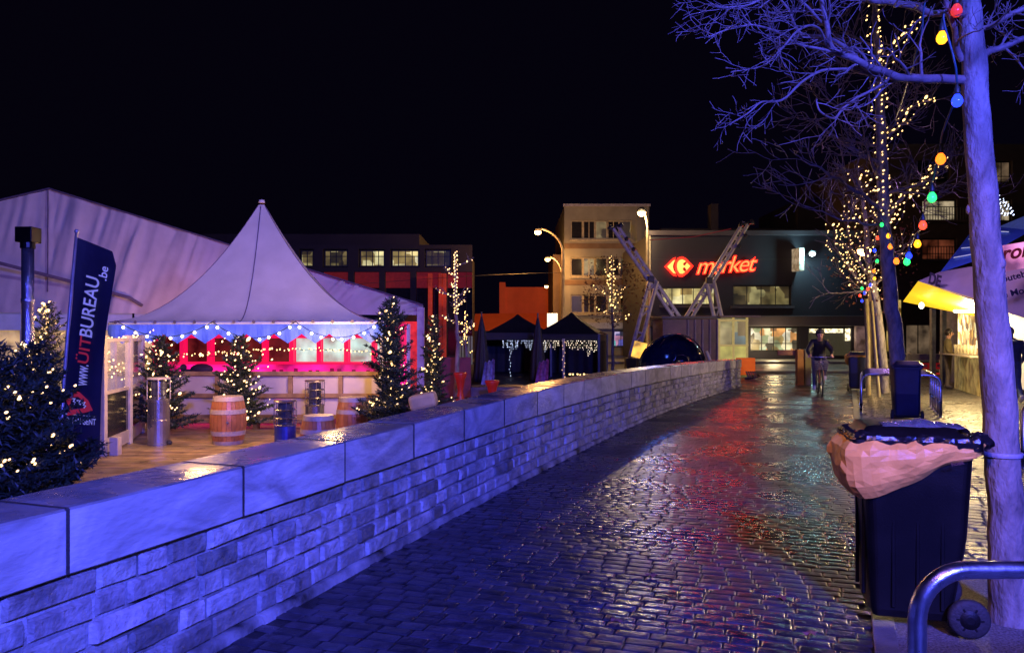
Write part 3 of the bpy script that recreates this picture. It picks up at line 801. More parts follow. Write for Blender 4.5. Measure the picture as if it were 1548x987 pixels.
for k in range(4):
    A = C4[k]; q = []
    for j in range(20):
        t = .03+.97*j/19; p = PK.lerp(A, t); p.z = A.z+(PK.z-A.z)*(1-t)**1.86+.006; q.append(p)
    mb.tube(q, .008, 4)
q = []
for j in range(20):
    t = .03+.97*j/19; e = C4[0].lerp(C4[1], .47); p = PK.lerp(e, t); p.z = e.z+(PK.z-e.z)*(1-t)**1.86-.10*t*math.sin(math.pi*t)+.014; q.append(p+Vector((0, -.02, 0)))
mb.tube(q, .010, 4); mb.build('seams', m_seam, pag)
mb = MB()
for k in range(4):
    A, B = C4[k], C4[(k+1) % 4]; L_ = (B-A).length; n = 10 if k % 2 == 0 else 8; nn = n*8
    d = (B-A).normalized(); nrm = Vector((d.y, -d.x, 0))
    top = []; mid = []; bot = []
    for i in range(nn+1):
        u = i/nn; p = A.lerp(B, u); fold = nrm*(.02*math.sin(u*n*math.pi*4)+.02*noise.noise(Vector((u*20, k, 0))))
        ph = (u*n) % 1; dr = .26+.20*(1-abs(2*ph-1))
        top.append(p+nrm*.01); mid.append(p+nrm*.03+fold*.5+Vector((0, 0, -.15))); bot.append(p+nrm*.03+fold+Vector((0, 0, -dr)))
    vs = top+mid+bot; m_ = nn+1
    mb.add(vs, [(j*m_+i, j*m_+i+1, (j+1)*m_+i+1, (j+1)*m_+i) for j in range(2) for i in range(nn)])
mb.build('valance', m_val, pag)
mb = MB()
for A in C4: mb.box((A.x+(.06 if A.x < -6 else -.06), A.y+(.06 if A.y < 18 else -.06), (A.z+ZD)/2-.03), (.09, .09, A.z-ZD-.08))
for k in range(4): mb.tube([C4[k]+Vector((0, 0, -.03)), C4[(k+1) % 4]+Vector((0, 0, -.03))], .03, 8)
mb.build('frame', m_frame, pag)
# hooks + warm swag lights on the eave
mb = MB(); sw = []
A, B = C4[0], C4[1]
for i in range(14):
    p = A.lerp(B, (i+.4)/14)+Vector((0, -.07, .0)); mb.lathe([(.03, -.012), (.036, 0), (.03, .012)], p, 10, axis=Matrix.Rotation(R(90), 3, 'X'))
mb.build('eyelets', m_seam, pag)
hooks = [A.lerp(B, u)+Vector((0, -.08, 0)) for u in (.04, .38, .68, .985)]
for a, b in zip(hooks, hooks[1:]):
    for i in range(16):
        t = i/16; p = a.lerp(b, t); p.z -= .34*4*t*(1-t)*(1 if a is not hooks[0] else .9); sw.append(p)
sw.append(hooks[-1])
fes = thing('festoon_lights', 'swags of small warm bulbs along the front eave of the pagoda tent', 'festoon lights', sw[0])
mb = MB(); mb.tube(sw, .007, 4); mb.build('cable', m_wire, fes)
m_warm2 = mat('warm_globe', (.9, .8, .6), rough=.3, bump=0, emit=(1, .74, .45), es=7, sample=False)
bproto = None
for i, p in enumerate(sw[1::1]):
    if i % 2: continue
    q = p+Vector((U(-.02, .02), -.02, -.04))
    if bproto is None:
        mb = MB(); mb.ball(q, .030, n=10, m=8); bproto = mb.build('bulb', m_warm2, fes, smooth=True); q0 = q
    else:
        c = bproto.copy(); COL.objects.link(c); c.parent = fes; c.location = q-q0

# marquee behind
RE = Vector((-3.03, 26, 2.57)); AP = Vector((-14.2, 23.4, 6.04)); LE = Vector((-25.4, 20.8, 2.57)); AW = Vector((-.227, .974, 0))*14
mq = thing('marquee', 'big pale marquee with a wide shallow gable rising behind the pagoda tent', 'tent', (-14.2, 23.4, ZD))
mb = MB()
def gab(u, v, ):
    top = LE.lerp(AP, u*2) if u < .5 else AP.lerp(RE, u*2-1)
    base = LE.lerp(RE, u); bz = 2.25 if u > .42 else 2.9
    z = lerp(bz, top.z, v); p = Vector((base.x, base.y, z))
    k = (.22*noise.noise(Vector((u*60-v*2.5, v*.6, 0)))+.13*noise.noise(Vector((u*150-v*6, v*1.1, 5))))*(.35+1.0*abs(noise.noise(Vector((u*13, v*2, 8))))*2)
    return p+Vector((.0, -1, 0))*k*(.4+.6*v)*(1 if u > .5 else .5)
mb.grid(gab, 420, 14); mb.build('gable_wall', m_tent, mq, smooth=True)
mb = MB()
for a, b in ((LE, AP), (AP, RE)): mb.add([a, b, b+AW, a+AW], [(0, 1, 2, 3)])
mb.add([RE, RE+AW, RE+AW-Vector((0, 0, .45)), RE-Vector((0, 0, .45))], [(0, 1, 2, 3)])
mb.build('roof', m_tent, mq)
mb = MB(); mb.tube([AP+Vector((.0, -.12, -.02)), Vector((AP.x, AP.y-.14, 2.9))], .018, 8)
mb.tube([P(-40, 388, 22.0)+Vector((0, -.2, 0)), P(0, 398, 22.0), P(105, 425, 23.0), P(195, 450, 23.6), P(215, 462, 23.9)], .05, 8)
mb.tube([LE+Vector((0, -.08, .02)), AP+Vector((0, -.08, .02)), RE+Vector((0, -.08, .02))], .03, 6)
mb.build('seams', m_seam, mq)
for c_, sz in (((RE.x-.08, 25.95, (2.5+ZD)/2), (.24, .16, 2.9)), ((RE.x-1.05, 25.8, (2.3+ZD)/2), (.10, .10, 2.6)), ((-19.5, 22.0, 1.2), (.2, .2, 3.2)), ((-14.1, 23.25, 1.1), (.2, .2, 3.0))):
    mb = MB(); mb.box(c_, sz); mb.build('post', m_frame, mq)
# lower wall : light band then glowing windows on the left, red doorway right
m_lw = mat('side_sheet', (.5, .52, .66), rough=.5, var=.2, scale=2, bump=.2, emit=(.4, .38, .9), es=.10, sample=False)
m_glowwin = mat('lit_interior', (.5, .4, .2), rough=.5, var=.3, emit=(1, .62, .25), es=.55, estv=1.3, sample=False)
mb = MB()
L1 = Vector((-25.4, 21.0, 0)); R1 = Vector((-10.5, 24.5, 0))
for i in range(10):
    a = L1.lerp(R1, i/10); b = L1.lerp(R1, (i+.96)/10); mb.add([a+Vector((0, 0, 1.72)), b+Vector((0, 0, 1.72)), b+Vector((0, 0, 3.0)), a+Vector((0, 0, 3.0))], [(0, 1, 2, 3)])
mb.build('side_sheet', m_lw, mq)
mb = MB()
for i in range(10):
    a = L1.lerp(R1, i/10)+Vector((0, .3, 0)); b = L1.lerp(R1, (i+.9)/10)+Vector((0, .3, 0)); mb.add([a+Vector((0, 0, ZD)), b+Vector((0, 0, ZD)), b+Vector((0, 0, 1.72)), a+Vector((0, 0, 1.72))], [(0, 1, 2, 3)])
    mb.cur = 1; mb.box((a.x-.1, a.y-.3, .66), (.12, .12, 2.15)); mb.cur = 0
mb.build('glowing_wall', [m_glowwin, m_frame], mq)
m_redglow = mat('red_lit_cloth', (.6, .03, .03), rough=.6, emit=(1, .03, .02), es=.5, estv=3, sample=False)
mb = MB(); mb.quad(P(590, 600, 26.3), P(632, 600, 26.3), P(632, 486, 26.3), P(590, 486, 26.3)); mb.build('red_doorway', m_redglow, mq)
mb = MB()
for x0, x1 in ((601, 608), (612, 620)):
    def cf(u, v, x0=x0, x1=x1):
        p = P(lerp(x0, x1, u), lerp(490, 600, v), 26.1); p.y += .06*math.sin(u*14); return p
    mb.grid(cf, 14, 6)
mb.build('door_curtain', mat('curtain', (.5, .42, .6), rough=.7, emit=(.5, .3, .8), es=.25, sample=False), mq, smooth=True)

# bar chalet inside the pagoda
bar = thing('bar_chalet', 'magenta-lit bar counter with a row of glazed hatches under the pagoda tent', 'bar', (-5.9, 20.2, ZD))
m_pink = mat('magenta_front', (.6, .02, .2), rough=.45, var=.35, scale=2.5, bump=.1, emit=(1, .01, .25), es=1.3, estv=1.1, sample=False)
m_dk = mat('dark_interior', (.05, .01, .02), rough=.3, emit=(.35, .03, .03), es=.22, estv=3.5, sample=False)
m_teal = mat('lit_hatch', (.3, .4, .4), rough=.3, emit=(.45, .75, .68), es=.75, estv=1.6, sample=False)
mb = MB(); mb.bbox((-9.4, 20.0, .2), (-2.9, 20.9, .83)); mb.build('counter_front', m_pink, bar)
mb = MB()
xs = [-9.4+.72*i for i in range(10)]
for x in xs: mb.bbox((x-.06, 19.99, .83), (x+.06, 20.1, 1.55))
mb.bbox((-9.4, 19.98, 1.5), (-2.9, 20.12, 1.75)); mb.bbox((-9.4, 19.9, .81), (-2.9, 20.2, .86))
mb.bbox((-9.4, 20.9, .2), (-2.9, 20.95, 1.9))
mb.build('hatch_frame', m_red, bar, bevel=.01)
for i in range(9):
    mb = MB(); mb.bbox((xs[i]+.07, 20.2, .87), (xs[i+1]-.07, 20.22, 1.49)); mb.build('pane', m_teal if i in (5, 6, 7, 8) else m_dk, bar)
mb = MB(); rr_ = random.Random(3)
for i in range(18):
    x = -6.3+i*.19; mb.cur = 0
    mb.bbox((x, 19.985, .42+rr_.random()*.1), (x+.1, 19.996, .60+rr_.random()*.12))
mb.build('chalk_doodles', mat('dark_red_chalk', (.25, .0, .06), rough=.6, emit=(.5, .0, .08), es=.3, sample=False), bar)
for k, (px, py) in enumerate([(305, 552)]):
    mb = MB(); p = P(px, 566, 17.4); 
    mb.ball(p+Vector((0, 0, .12)), .26, 1, .7, .5, 14, 8); mb.bbox(p+Vector((-.45, -.06, .02)), p+Vector((-.2, .1, .12))); mb.ball(p+Vector((-.42, 0, .16)), .08)
    mb.build('coat_heap', mat('dark_cloth', (.02, .01, .034), rough=.8), label='dark coat heaped on the terrace fence rail before the magenta bar', cat='coat', smooth=True)

# terrace fence: cream panels with timber rails
m_cream = mat('cream_panel', (.62, .52, .42), rough=.55, var=.12, scale=2, bump=.1)
m_rail = mat('timber_rail', (.34, .20, .08), rough=.5, var=.3, scale=6, bump=.2)
fen = thing('terrace_fence', 'cream panelled terrace fence with brown timber rails below the magenta bar', 'fence', (-6.0, 16.7, ZD))
px_ = [-9.2, -7.95, -6.45, -4.85, -3.75, -2.65]
for i in range(len(px_)-1):
    mb = MB(); mb.bbox((px_[i]+.05, 16.68, -.22), (px_[i+1]-.05, 16.71, .70)); mb.build('panel', m_cream, fen)
for x in px_:
    mb = MB(); mb.bbox((x-.045, 16.62, ZD), (x+.045, 16.75, .74)); mb.build('post', m_rail, fen, bevel=.005)
for z in (.74, .26, -.20):
    mb = MB(); mb.bbox((-9.3, 16.58, z-.045), (-2.6, 16.62, z+.045)); mb.build('rail', m_rail, fen, bevel=.005)
# low benches before the fence
mb = MB(); mb.bbox((-7.7, 15.9, ZD+.14), (-6.2, 16.25, ZD+.2)); 
for x in (-7.6, -6.3): mb.bbox((x-.04, 15.95, ZD), (x+.04, 16.2, ZD+.14))
mb.build('low_bench', m_rail, label='low timber bench on the deck left of the tall wooden barrel', cat='bench', bevel=.006)
mb = MB(); mb.bbox((-5.5, 15.9, ZD+.14), (-4.3, 16.25, ZD+.2)); 
for x in (-5.4, -4.4): mb.bbox((x-.04, 15.95, ZD), (x+.04, 16.2, ZD+.14))
mb.build('low_bench', m_rail, label='low timber bench on the deck right of the tall wooden barrel', cat='bench', bevel=.006)

# glass windbreak screens (white frames)
m_pane = mat('smoky_pane', (.03, .03, .035), rough=.12, var=.2, bump=0)
m_glass = bpy.data.materials.new('clear_pane'); m_glass.use_nodes = True
_b = m_glass.node_tree.nodes['Principled BSDF']; _b.inputs['Base Color'].default_value = (.8, .85, .9, 1); _b.inputs['Roughness'].default_value = .03
_b.inputs['Alpha'].default_value = .16
m_fr2 = mat('cream_frame', (.52, .46, .38), rough=.45, var=.12)
wb = thing('glass_windbreak', 'cream-framed glass windbreak panels standing on the deck beside the dark banner', 'windbreak', P(160, 680, 12.4))
pA = Vector((-6.72, 12.5, 0)); pB = Vector((-7.0, 13.9, 0)); pC = Vector((-7.5, 15.4, 0)); 
for p in (pA, pB, pC):
    mb = MB(); mb.bbox((p.x-.05, p.y-.05, ZD), (p.x+.05, p.y+.05, 1.58)); mb.build('post', m_fr2, wb, bevel=.006)
for a, b in ((pA, pB), (pB, pC)):
    d = b-a; an = math.atan2(d.y, d.x); c = (a+b)/2
    for z, h in ((-.25, .22), (.62, .05), (1.5, .06)):
        mb = MB(); mb.box((c.x, c.y, z), (d.length-.1, .05, h), an); mb.build('rail', m_fr2, wb)
    mb = MB(); mb.box((c.x, c.y, .24), (d.length-.12, .012, .74), an); mb.build('lower_pane', m_pane, wb)
    mb = MB(); mb.box((c.x, c.y, 1.06), (d.length-.12, .012, .82), an); mb.build('upper_pane', m_glass, wb)
mb = MB(); mb.bbox((pA.x+.1, pA.y+.0, ZD), (pA.x+.24, pA.y+.14, ZD+.3)); mb.build('foot_block', m_fr2, wb, bevel=.01)

# barrels
m_oak = mat('oak_staves', (.42, .15, .05), rough=.42, var=.3, scale=5, bump=.2, tint=True, rvar=.1)
m_hoop = mat('pale_hoop', (.42, .33, .27), rough=.45, metal=.0, var=.2)
def make_barrel(label, loc, sc=1.0):
    t = thing('wooden_barrel', label, 'barrel', (0, 0, 0), 'wooden barrels used as tables')
    rad = lambda z: .255+.065*math.sin(math.pi*z/.86)
    n = 24; mb = MB()
    for k in range(n):
        a0 = 2*math.pi*k/n+.008; a1 = 2*math.pi*(k+1)/n-.008; tt = U(.75, 1.2); vs = []
        for j in range(11):
            z = .86*j/10; r = rad(z)
            for a in (a0, a1): vs.append((r*math.cos(a), r*math.sin(a), z))
        mb.add(vs, [(2*j, 2*j+1, 2*j+3, 2*j+2) for j in range(10)], (tt, tt, tt))
    mb.lathe([(.248, .02), (.248, .825)], (0, 0, 0), 24)
    mb.build('staves', m_oak, t)
    mb = MB()
    for z0, z1 in ((.0, .07), (.17, .25), (.56, .64), (.79, .87)):
        r0, r1 = rad(z0)+.005, rad(z1)+.005; mb.lathe([(r0-.01, z0), (r0, z0), (r1, z1), (r1-.012, z1)], (0, 0, 0), 32)
    mb.build('hoops', m_hoop, t, smooth=False)
    mb = MB(); mb.lathe([(.24, .84), (.24, .85), (.0, .852)], (0, 0, 0), 24); mb.build('head', m_oak, t)
    mb = MB(); mb.lathe([(.025, -.01), (.02, .02), (0, .021)], (.10, -.312, .42), 12, axis=Matrix.Rotation(R(90), 3, 'X')); mb.build('bung', m_seam, t)
    t.location = loc; t.scale = (sc,)*3
    return t
ba = make_barrel('whole wooden barrel with a dark bung, standing free on the deck before a fir', (P(345, 670, 13.9).x, 13.9, ZD))
dup(ba, (P(481, 640, 12.4).x, 12.4, ZD-.12), R(40), 'wooden barrel half hidden by the wall, left of its twin near the lit fir', .92)
dup(ba, (P(533, 640, 14.2).x, 14.2, ZD), R(70), 'wooden barrel nearest the lit fir by the wall, right of its twin', .95)

# heaters
m_st2 = mat('dull_steel', (.34, .32, .36), rough=.35, metal=.9, var=.15, rvar=.1)
m_dish = mat('heater_glass', (.1, .1, .12), rough=.15, metal=.5)
def heater(label, loc, h_body, h_head, r, cage, body_m, warm=False):
    t = thing('patio_heater', label, 'patio heater', (0, 0, 0))
    mb = MB(); mb.lathe([(r*1.06, 0), (r*1.06, .03), (r, .04), (r, h_body*.55), (r*.98, h_body*.56), (r*.98, h_body), (r*.7, h_body+.01)], (0, 0, 0), 24); mb.build('body', body_m, t, smooth=False)
    mb = MB(); mb.lathe([(r*.68, h_body+.01), (r*.62, h_body+.06), (r*.7, h_body+.08), (r*.66, h_body+h_head*.5), (r*.72, h_body+h_head*.52), (r*.66, h_body+h_head-.04), (r*.5, h_body+h_head-.03)], (0, 0, 0), 20); mb.build('burner', m_dish, t)
    mb = MB()
    n = 8 if cage else 4
    for k in range(n):
        a = 2*math.pi*k/n+.4; x, y = r*math.cos(a), r*math.sin(a); mb.tube([(x, y, h_body), (x, y, h_body+h_head)], .008, 5)
    for z in ([h_body+.02, h_body+h_head*.33, h_body+h_head*.66] if cage else [])+[h_body+h_head]:
        mb.tube([(r*math.cos(2*math.pi*k/20), r*math.sin(2*math.pi*k/20), z) for k in range(21)], .010, 5)
    mb.build('guard', m_st2 if cage else m_fr2, t)
    mb = MB(); mb.lathe([(r*1.02, h_body+h_head), (r*1.04, h_body+h_head+.025), (0, h_body+h_head+.03)], (0, 0, 0), 20)
    mb.build('top', m_fr2 if not cage else m_st2, t)
    mb = MB(); mb.ball((r*1.15, -.05, .04), .05); mb.build('castor', m_rubber, t)
    t.location = loc; return t
heater('tall cylindrical steel patio heater at the left, between windbreak and barrel', (P(240, 672, 13.8).x, 13.8, ZD), .82, .37, .19, False, m_st2)
heater('squat patio heater with a blue drum base and wire cage, right of the whole barrel', (P(431, 650, 12.9).x, 12.9, ZD-.05), .50, .42, .18, True, mat('blue_drum', (.06, .08, .35), rough=.35, metal=.6))
heater('wire-caged patio heater farther back, right above the half-hidden barrel', (P(476, 640, 15.4).x, 15.4, ZD), .55, .5, .19, True, m_st2)

# steel flue pipe with black cowl (behind the first fir)
m_flue = mat('wet_flue', (.9, .88, .95), rough=.14, metal=.95, var=.25, scale=9, bump=.5, bscale=60, rvar=.12)
fl = thing('flue_pipe', 'tall shiny flue pipe with a square black cowl rising at the far left', 'flue pipe', (P(42, 505, 10).x, 10, ZD))
x_ = P(42, 505, 10).x; mb = MB(); mb.lathe([(.075, ZD), (.075, 1.0), (.082, 1.01), (.082, 1.06), (.075, 1.07), (.075, 2.0), (.082, 2.01), (.082, 2.06), (.075, 2.07), (.075, 2.8)], (x_, 10, 0), 18)
mb.build('pipe', m_flue, fl, smooth=True)
mb = MB(); mb.bbox((x_-.11, 9.9, 2.80), (x_+.11, 10.12, 3.0)); mb.lathe([(.09, 2.72), (.09, 2.82)], (x_, 10, 0), 16); mb.build('cowl', m_binp, fl, bevel=.01)

# banner
m_flag = mat('banner_cloth', (.012, .012, .035), rough=.5, var=.3, scale=2, bump=.25, bscale=9)
m_redp = mat('red_print', (.62, .03, .04), rough=.6, bump=0, emit=(1, .05, .05), es=.14, sample=False)
m_whp = mat('white_lettering', (.62, .62, .66), rough=.6, bump=0, emit=(.8, .8, 1), es=.12, sample=False)
fg = thing('beach_flag', 'tall dark banner flag with vertical red and white lettering on a slanted pole', 'flag', (-6.5, 11, ZD))
FY = 11.0
FL = [(117, 357), (107, 455), (98, 560), (90, 690)]; FRt = [(168, 378), (175, 402), (162, 500), (157, 560), (150, 690)]
def fpt(u, v, dy=0):
    def seq(S, y):
        for a, b in zip(S, S[1:]):
            if y <= b[1]: return lerp(a[0], b[0], (y-a[1])/(b[1]-a[1]))
        return S[-1][0]
    yl = lerp(359, 690, v); yr = lerp(380, 690, v)
    xl = seq(FL, yl); xr = seq(FRt, yr)
    p = P(lerp(xl, xr, u), lerp(yl, yr, u), FY); p.y += .04*math.sin(u*2.5+v*4)+.012*noise.noise(Vector((u*2, v*5, 0)))-dy
    return p
mb = MB(); mb.grid(lambda u, v: fpt(u, v), 14, 44); mb.build('banner', m_flag, fg, smooth=True)
mb = MB(); mb.tube([P(116, 350, FY), P(106, 460, FY), P(97, 570, FY), P(88, 740, FY)], [.022, .022, .025, .028], 8); mb.ball(P(116, 350, FY), .035)
mb.build('pole', mat('pale_pole', (.4, .42, .5), rough=.35, metal=.4), fg, smooth=True)
def flagtext(body, v0, v1, u0, u1, m, name, vertical=True, sh=0.0):
    """map flat text onto the banner: long axis along the banner, reading upwards"""
    tb_ = text_mesh(body, 1.0, Matrix.Identity(4), extrude=0, bold=.012, shear=sh)
    xs = [v[0] for v in tb_.v]; ys = [v[1] for v in tb_.v]; x0, x1, y0, y1 = min(xs), max(xs), min(ys), max(ys)
    mb = MB(); vs = []
    for x, y, z in tb_.v:
        a = (x-x0)/(x1-x0); b = (y-y0)/(y1-y0)
        if vertical: vs.append(fpt(lerp(u1, u0, b), lerp(v1, v0, a), .03))
        else: vs.append(fpt(lerp(u0, u1, a), lerp(v1, v0, b), .03))
    mb.add(vs, tb_.f); mb.build(name, m, fg)
flagtext('BUREAU', .155, .435, .30, .66, m_whp, 'white_lettering')
flagtext('ÜIT', .435, .56, .26, .64, m_redp, 'red_lettering')
flagtext('.be', .09, .155, .62, .84, m_whp, 'white_lettering')
flagtext('www.', .565, .665, .42, .66, m_whp, 'white_lettering')
flagtext('IN BEN GENT', .815, .845, .18, .92, m_whp, 'white_lettering', vertical=False)
mb = MB(); hx = [(.12, .70), (.42, .69), (.72, .73), (.84, .775), (.62, .79), (.16, .81), (.24, .775), (.10, .74)]
ins = [(lerp(.46, a, .58), lerp(.748, b, .52)) for a, b in hx]; n_ = len(hx)
vs = [fpt(a, b, .03) for a, b in hx]+[fpt(a, b, .03) for a, b in ins]
mb.add(vs, [(i, (i+1) % n_, n_+(i+1) % n_, n_+i) for i in range(n_)]); mb.build('emblem', m_redp, fg)
mb = MB()
for u0, v0 in ((.32, .738), (.46, .744), (.60, .750)):
    mb.tube([fpt(u0-.04, v0-.008, .034), fpt(u0+.04, v0-.010, .034), fpt(u0, v0+.003, .034), fpt(u0+.06, v0+.006, .034), fpt(u0+.02, v0+.016, .034)], .012, 4)
mb.tube([fpt(.12, .802, .013), fpt(.88, .805, .013)], .007, 4)
mb.build('emblem_squiggle', m_whp, fg)

# ============================================================ firs
m_fir = mat('fir_needles', (.020, .034, .020), rough=.5, var=.4, scale=8, bump=0, tint=True)
m_fbark = mat('fir_bark', (.08, .055, .035), rough=.8, var=.3)
def fir(name, label, x, y, zb, zt, rad, nb=90, ns=26, needle=.05, lean=0.0, cat='fir', droop=.0, top=0.25):
    t = thing(name, label, cat, (x, y, zb)); H = zt-zb
    mb = MB(); mb.tube([(x, y, zb), (x+lean*.5, y, zb+H*.5), (x+lean, y, zt)], [.04, .026, .006], 8); mb.build('trunk', m_fbark, t, smooth=True)
    tips = []
    mb = MB()
    for b in range(nb):
        f = (b+random.random())/nb; z = zb+H*(.06+.92*f); an = b*2.4+U(-.3, .3); L_ = rad*((1-f)**.7)*U(.35, 1.3)+.06
        d = Vector((math.cos(an), math.sin(an), U(.15, .5)+.5*f-droop)).normalized(); c = Vector((x+lean*f, y, z)); tint0 = U(.6, 1.3)
        mb.tube([c, c+d*L_*.55, c+d*L_+Vector((0, 0, .06*L_))], [.008, .005, .002], 4, cap=False, tint=(.6, .5, .4))
        side = d.cross(Vector((0, 0, 1))).normalized()
        m_ = max(4, int(ns*L_/rad))
        for k in range(m_):
            s = (k+.5)/m_; q = c+d*L_*s; tips.append(q+Vector((U(-.02, .02), U(-.02, .02), .02)))
            for sg in (-1, 1):
                l2 = (1-s)*.34*L_+needle; dd = (d*.75+side*sg*U(.6, 1)+Vector((0, 0, U(-.1, .25)))).normalized()
                e = q+dd*l2
                nn = max(2, int(l2/needle*1.6)); 
                for r_ in range(nn):
                    w0 = q.lerp(e, (r_+.3)/nn); nd = Vector((random.gauss(0, .7), random.gauss(0, .7), random.gauss(0, .6)))+dd*.9; nd.normalize()
                    o = nd.orthogonal().normalized()*.010*(needle/.05); tt = tint0*U(.7, 1.3)
                    mb.add([w0-o, w0+o, w0+nd*needle*U(.8, 1.4)], [(0, 1, 2)], (tt, tt, tt*U(.8, 1.1)))
    mb.build('needles', m_fir, t)
    return t, tips
def fir_lights(label, tips, n, r, big=0.08, m=None, near=True):
    ax = sum(p.x for p in tips)/len(tips); ay = sum(p.y for p in tips)/len(tips)
    hel = [p for p in tips if abs(((math.atan2(p.y-ay, p.x-ax)-p.z*11+math.pi) % (2*math.pi))-math.pi) < .9 or random.random() < .06]
    pick = random.sample(hel, min(n, len(hel))) if len(tips) > 200 else list(tips)
    pick.sort(key=lambda p: p.z)
    cx = sum(p.x for p in pick)/len(pick); cy = sum(p.y for p in pick)/len(pick)
    order = sorted(pick, key=lambda p: (round(p.z/.16), math.atan2(p.y-cy, p.x-cx)))
    mb = MB(); mb.tube(order, .0025, 3, cap=False); t = mb.build('fairy_lights', m_wire, label=label, cat='fairy lights')
    mb = MB()
    for p in order:
        if p.y > cy+.25: continue
        p = p+Vector((0, -.05, .02)); rr = r*U(.6, 1.25)*(1.9 if random.random() < big else 1)
        mb.ball(p, rr, 1, 1, 1.5, 7, 5, M=Matrix.Rotation(U(.3, 1.2), 3, 'Y'))
    mb.build('bulbs', m or m_warm, t, kind='stuff')
f1, t1 = fir('fir_tree', 'dark bushy fir at the left frame edge, nearest the wall, dotted with warm lights', -4.1, 5.9, ZD, 1.52, .95, 170, 34, .055)
fir_lights('warm lights strung over the fir at the left frame edge', t1, 230, .0105)
f2, t2 = fir('fir_tree', 'dark fir behind the wall just below the banner flag, with warm lights', -4.55, 7.2, ZD, 1.50, .66, 150, 30, .055)
fir_lights('warm lights strung over the fir below the banner flag', t2, 210, .0105)
f3, t3 = fir('fir_tree', 'thin scraggy fir with a hooked bare top between the flue pipe and the banner', P(72, 600, 12.2).x, 12.2, ZD, 2.10, .62, 80, 20, .06)
fir_lights('warm lights on the scraggy fir between flue pipe and banner', t3, 90, .014)
fir('fir_tree', 'lit fir standing behind the tall steel heater', P(242, 650, 14.8).x, 14.8, ZD, 1.55, .62, 80, 20, .07)
fir_lights('warm lights on the fir behind the tall steel heater', fir.__globals__['_t'] if False else [Vector((P(242, 650, 14.6).x+random.gauss(0, .22), 14.5, U(-.1, 1.5))) for _ in range(70)], 70, .013)
fir('fir_tree', 'slim fir rising straight behind the whole wooden barrel', P(362, 650, 15.2).x, 15.2, ZD, 1.55, .66, 85, 20, .07)
fir_lights('warm lights on the slim fir behind the whole barrel', [Vector((P(368, 650, 15).x+random.gauss(0, .25), 14.8, U(-.1, 1.5))) for _ in range(80)], 80, .013)
f6, t6 = fir('fir_tree', 'tall dark fir with a bare spike top at the right corner of the pagoda tent', P(592, 640, 13.6).x, 13.6, ZD, 2.25, .68, 130, 26, .065)
fir_lights('warm lights on the tall fir at the right corner of the pagoda tent', t6, 150, .012)
f7, t7 = fir('fir_tree', 'narrow lit fir right of the tall white tent post', P(655, 620, 16.5).x, 16.5, ZD, 2.0, .45, 90, 20, .06)
fir_lights('warm lights on the narrow fir right of the white tent post', t7, 120, .014)
mb = MB(); q = P(640, 606, 13.0)
mb.box(q, (.46, .4, .26), .3, M=Matrix.Rotation(R(-12), 3, 'Y')); mb.box(q+Vector((0, 0, -.3)), (.3, .3, .5))
mb.build('padded_stool', mat('beige_cushion', (.45, .33, .16), rough=.7, var=.2), label='beige padded stool behind the wall between the two right-hand firs', cat='stool', bevel=.06)
# fairy lights over the windbreak / terrace rail
fairy('warm fairy lights looped along the top of the windbreak', [([P(150, 512, 12.5), P(178, 512, 13.5), P(205, 508, 15.2), P(240, 500, 15.6)], .5), ([P(160, 530, 12.6), P(175, 570, 12.9)], .2), ([P(185, 540, 14), P(196, 610, 14.4)], .3)], 60, .014, m_warm, .07)
fairy('warm fairy lights hanging in front of the magenta hatches', [([P(215, 540, 16.4), P(300, 536, 16.4), P(400, 528, 16.4), P(500, 528, 16.4), P(570, 534, 16.4)], 1)], 90, .013, m_warm, .09)
# ============================================================ background buildings
def Zof(py, Y): return 1.6-(py-505)/FX*Y
def Xof(px, Y): return (px-774)/FX*Y
m_dkglass = mat('dark_glass', (.02, .02, .03), rough=.08, var=.3, bump=0)
def window(bld, x0, x1, z0, z1, y, frame_m, pane_m, nmull=2, fw=.07, sill=True, transom=None):
    """window set in a reveal: frame proud of the wall, pane behind"""
    mb = MB()
    mb.bbox((x0, y-.05, z0), (x0+fw, y+.10, z1)); mb.bbox((x1-fw, y-.05, z0), (x1, y+.10, z1))
    mb.bbox((x0+fw, y-.05, z1-fw), (x1-fw, y+.10, z1)); mb.bbox((x0+fw, y-.05, z0), (x1-fw, y+.10, z0+fw))
    for i in range(1, nmull):
        xm = lerp(x0, x1, i/nmull); mb.bbox((xm-fw*.4, y-.03, z0+fw), (xm+fw*.4, y+.08, z1-fw))
    if transom: 
        zt = lerp(z0, z1, transom); mb.bbox((x0+fw, y-.025, zt-fw*.35), (x1-fw, y+.07, zt+fw*.35))
    if sill: mb.bbox((x0-.05, y-.16, z0-.08), (x1+.05, y-.02, z0-.003))
    f = mb.build('window', frame_m, bld)
    mb = MB(); mb.quad((x0+fw, y-.012, z0+fw), (x1-fw, y-.012, z0+fw), (x1-fw, y-.012, z1-fw), (x0+fw, y-.012, z1-fw)); mb.build('pane', pane_m, f)
    return f
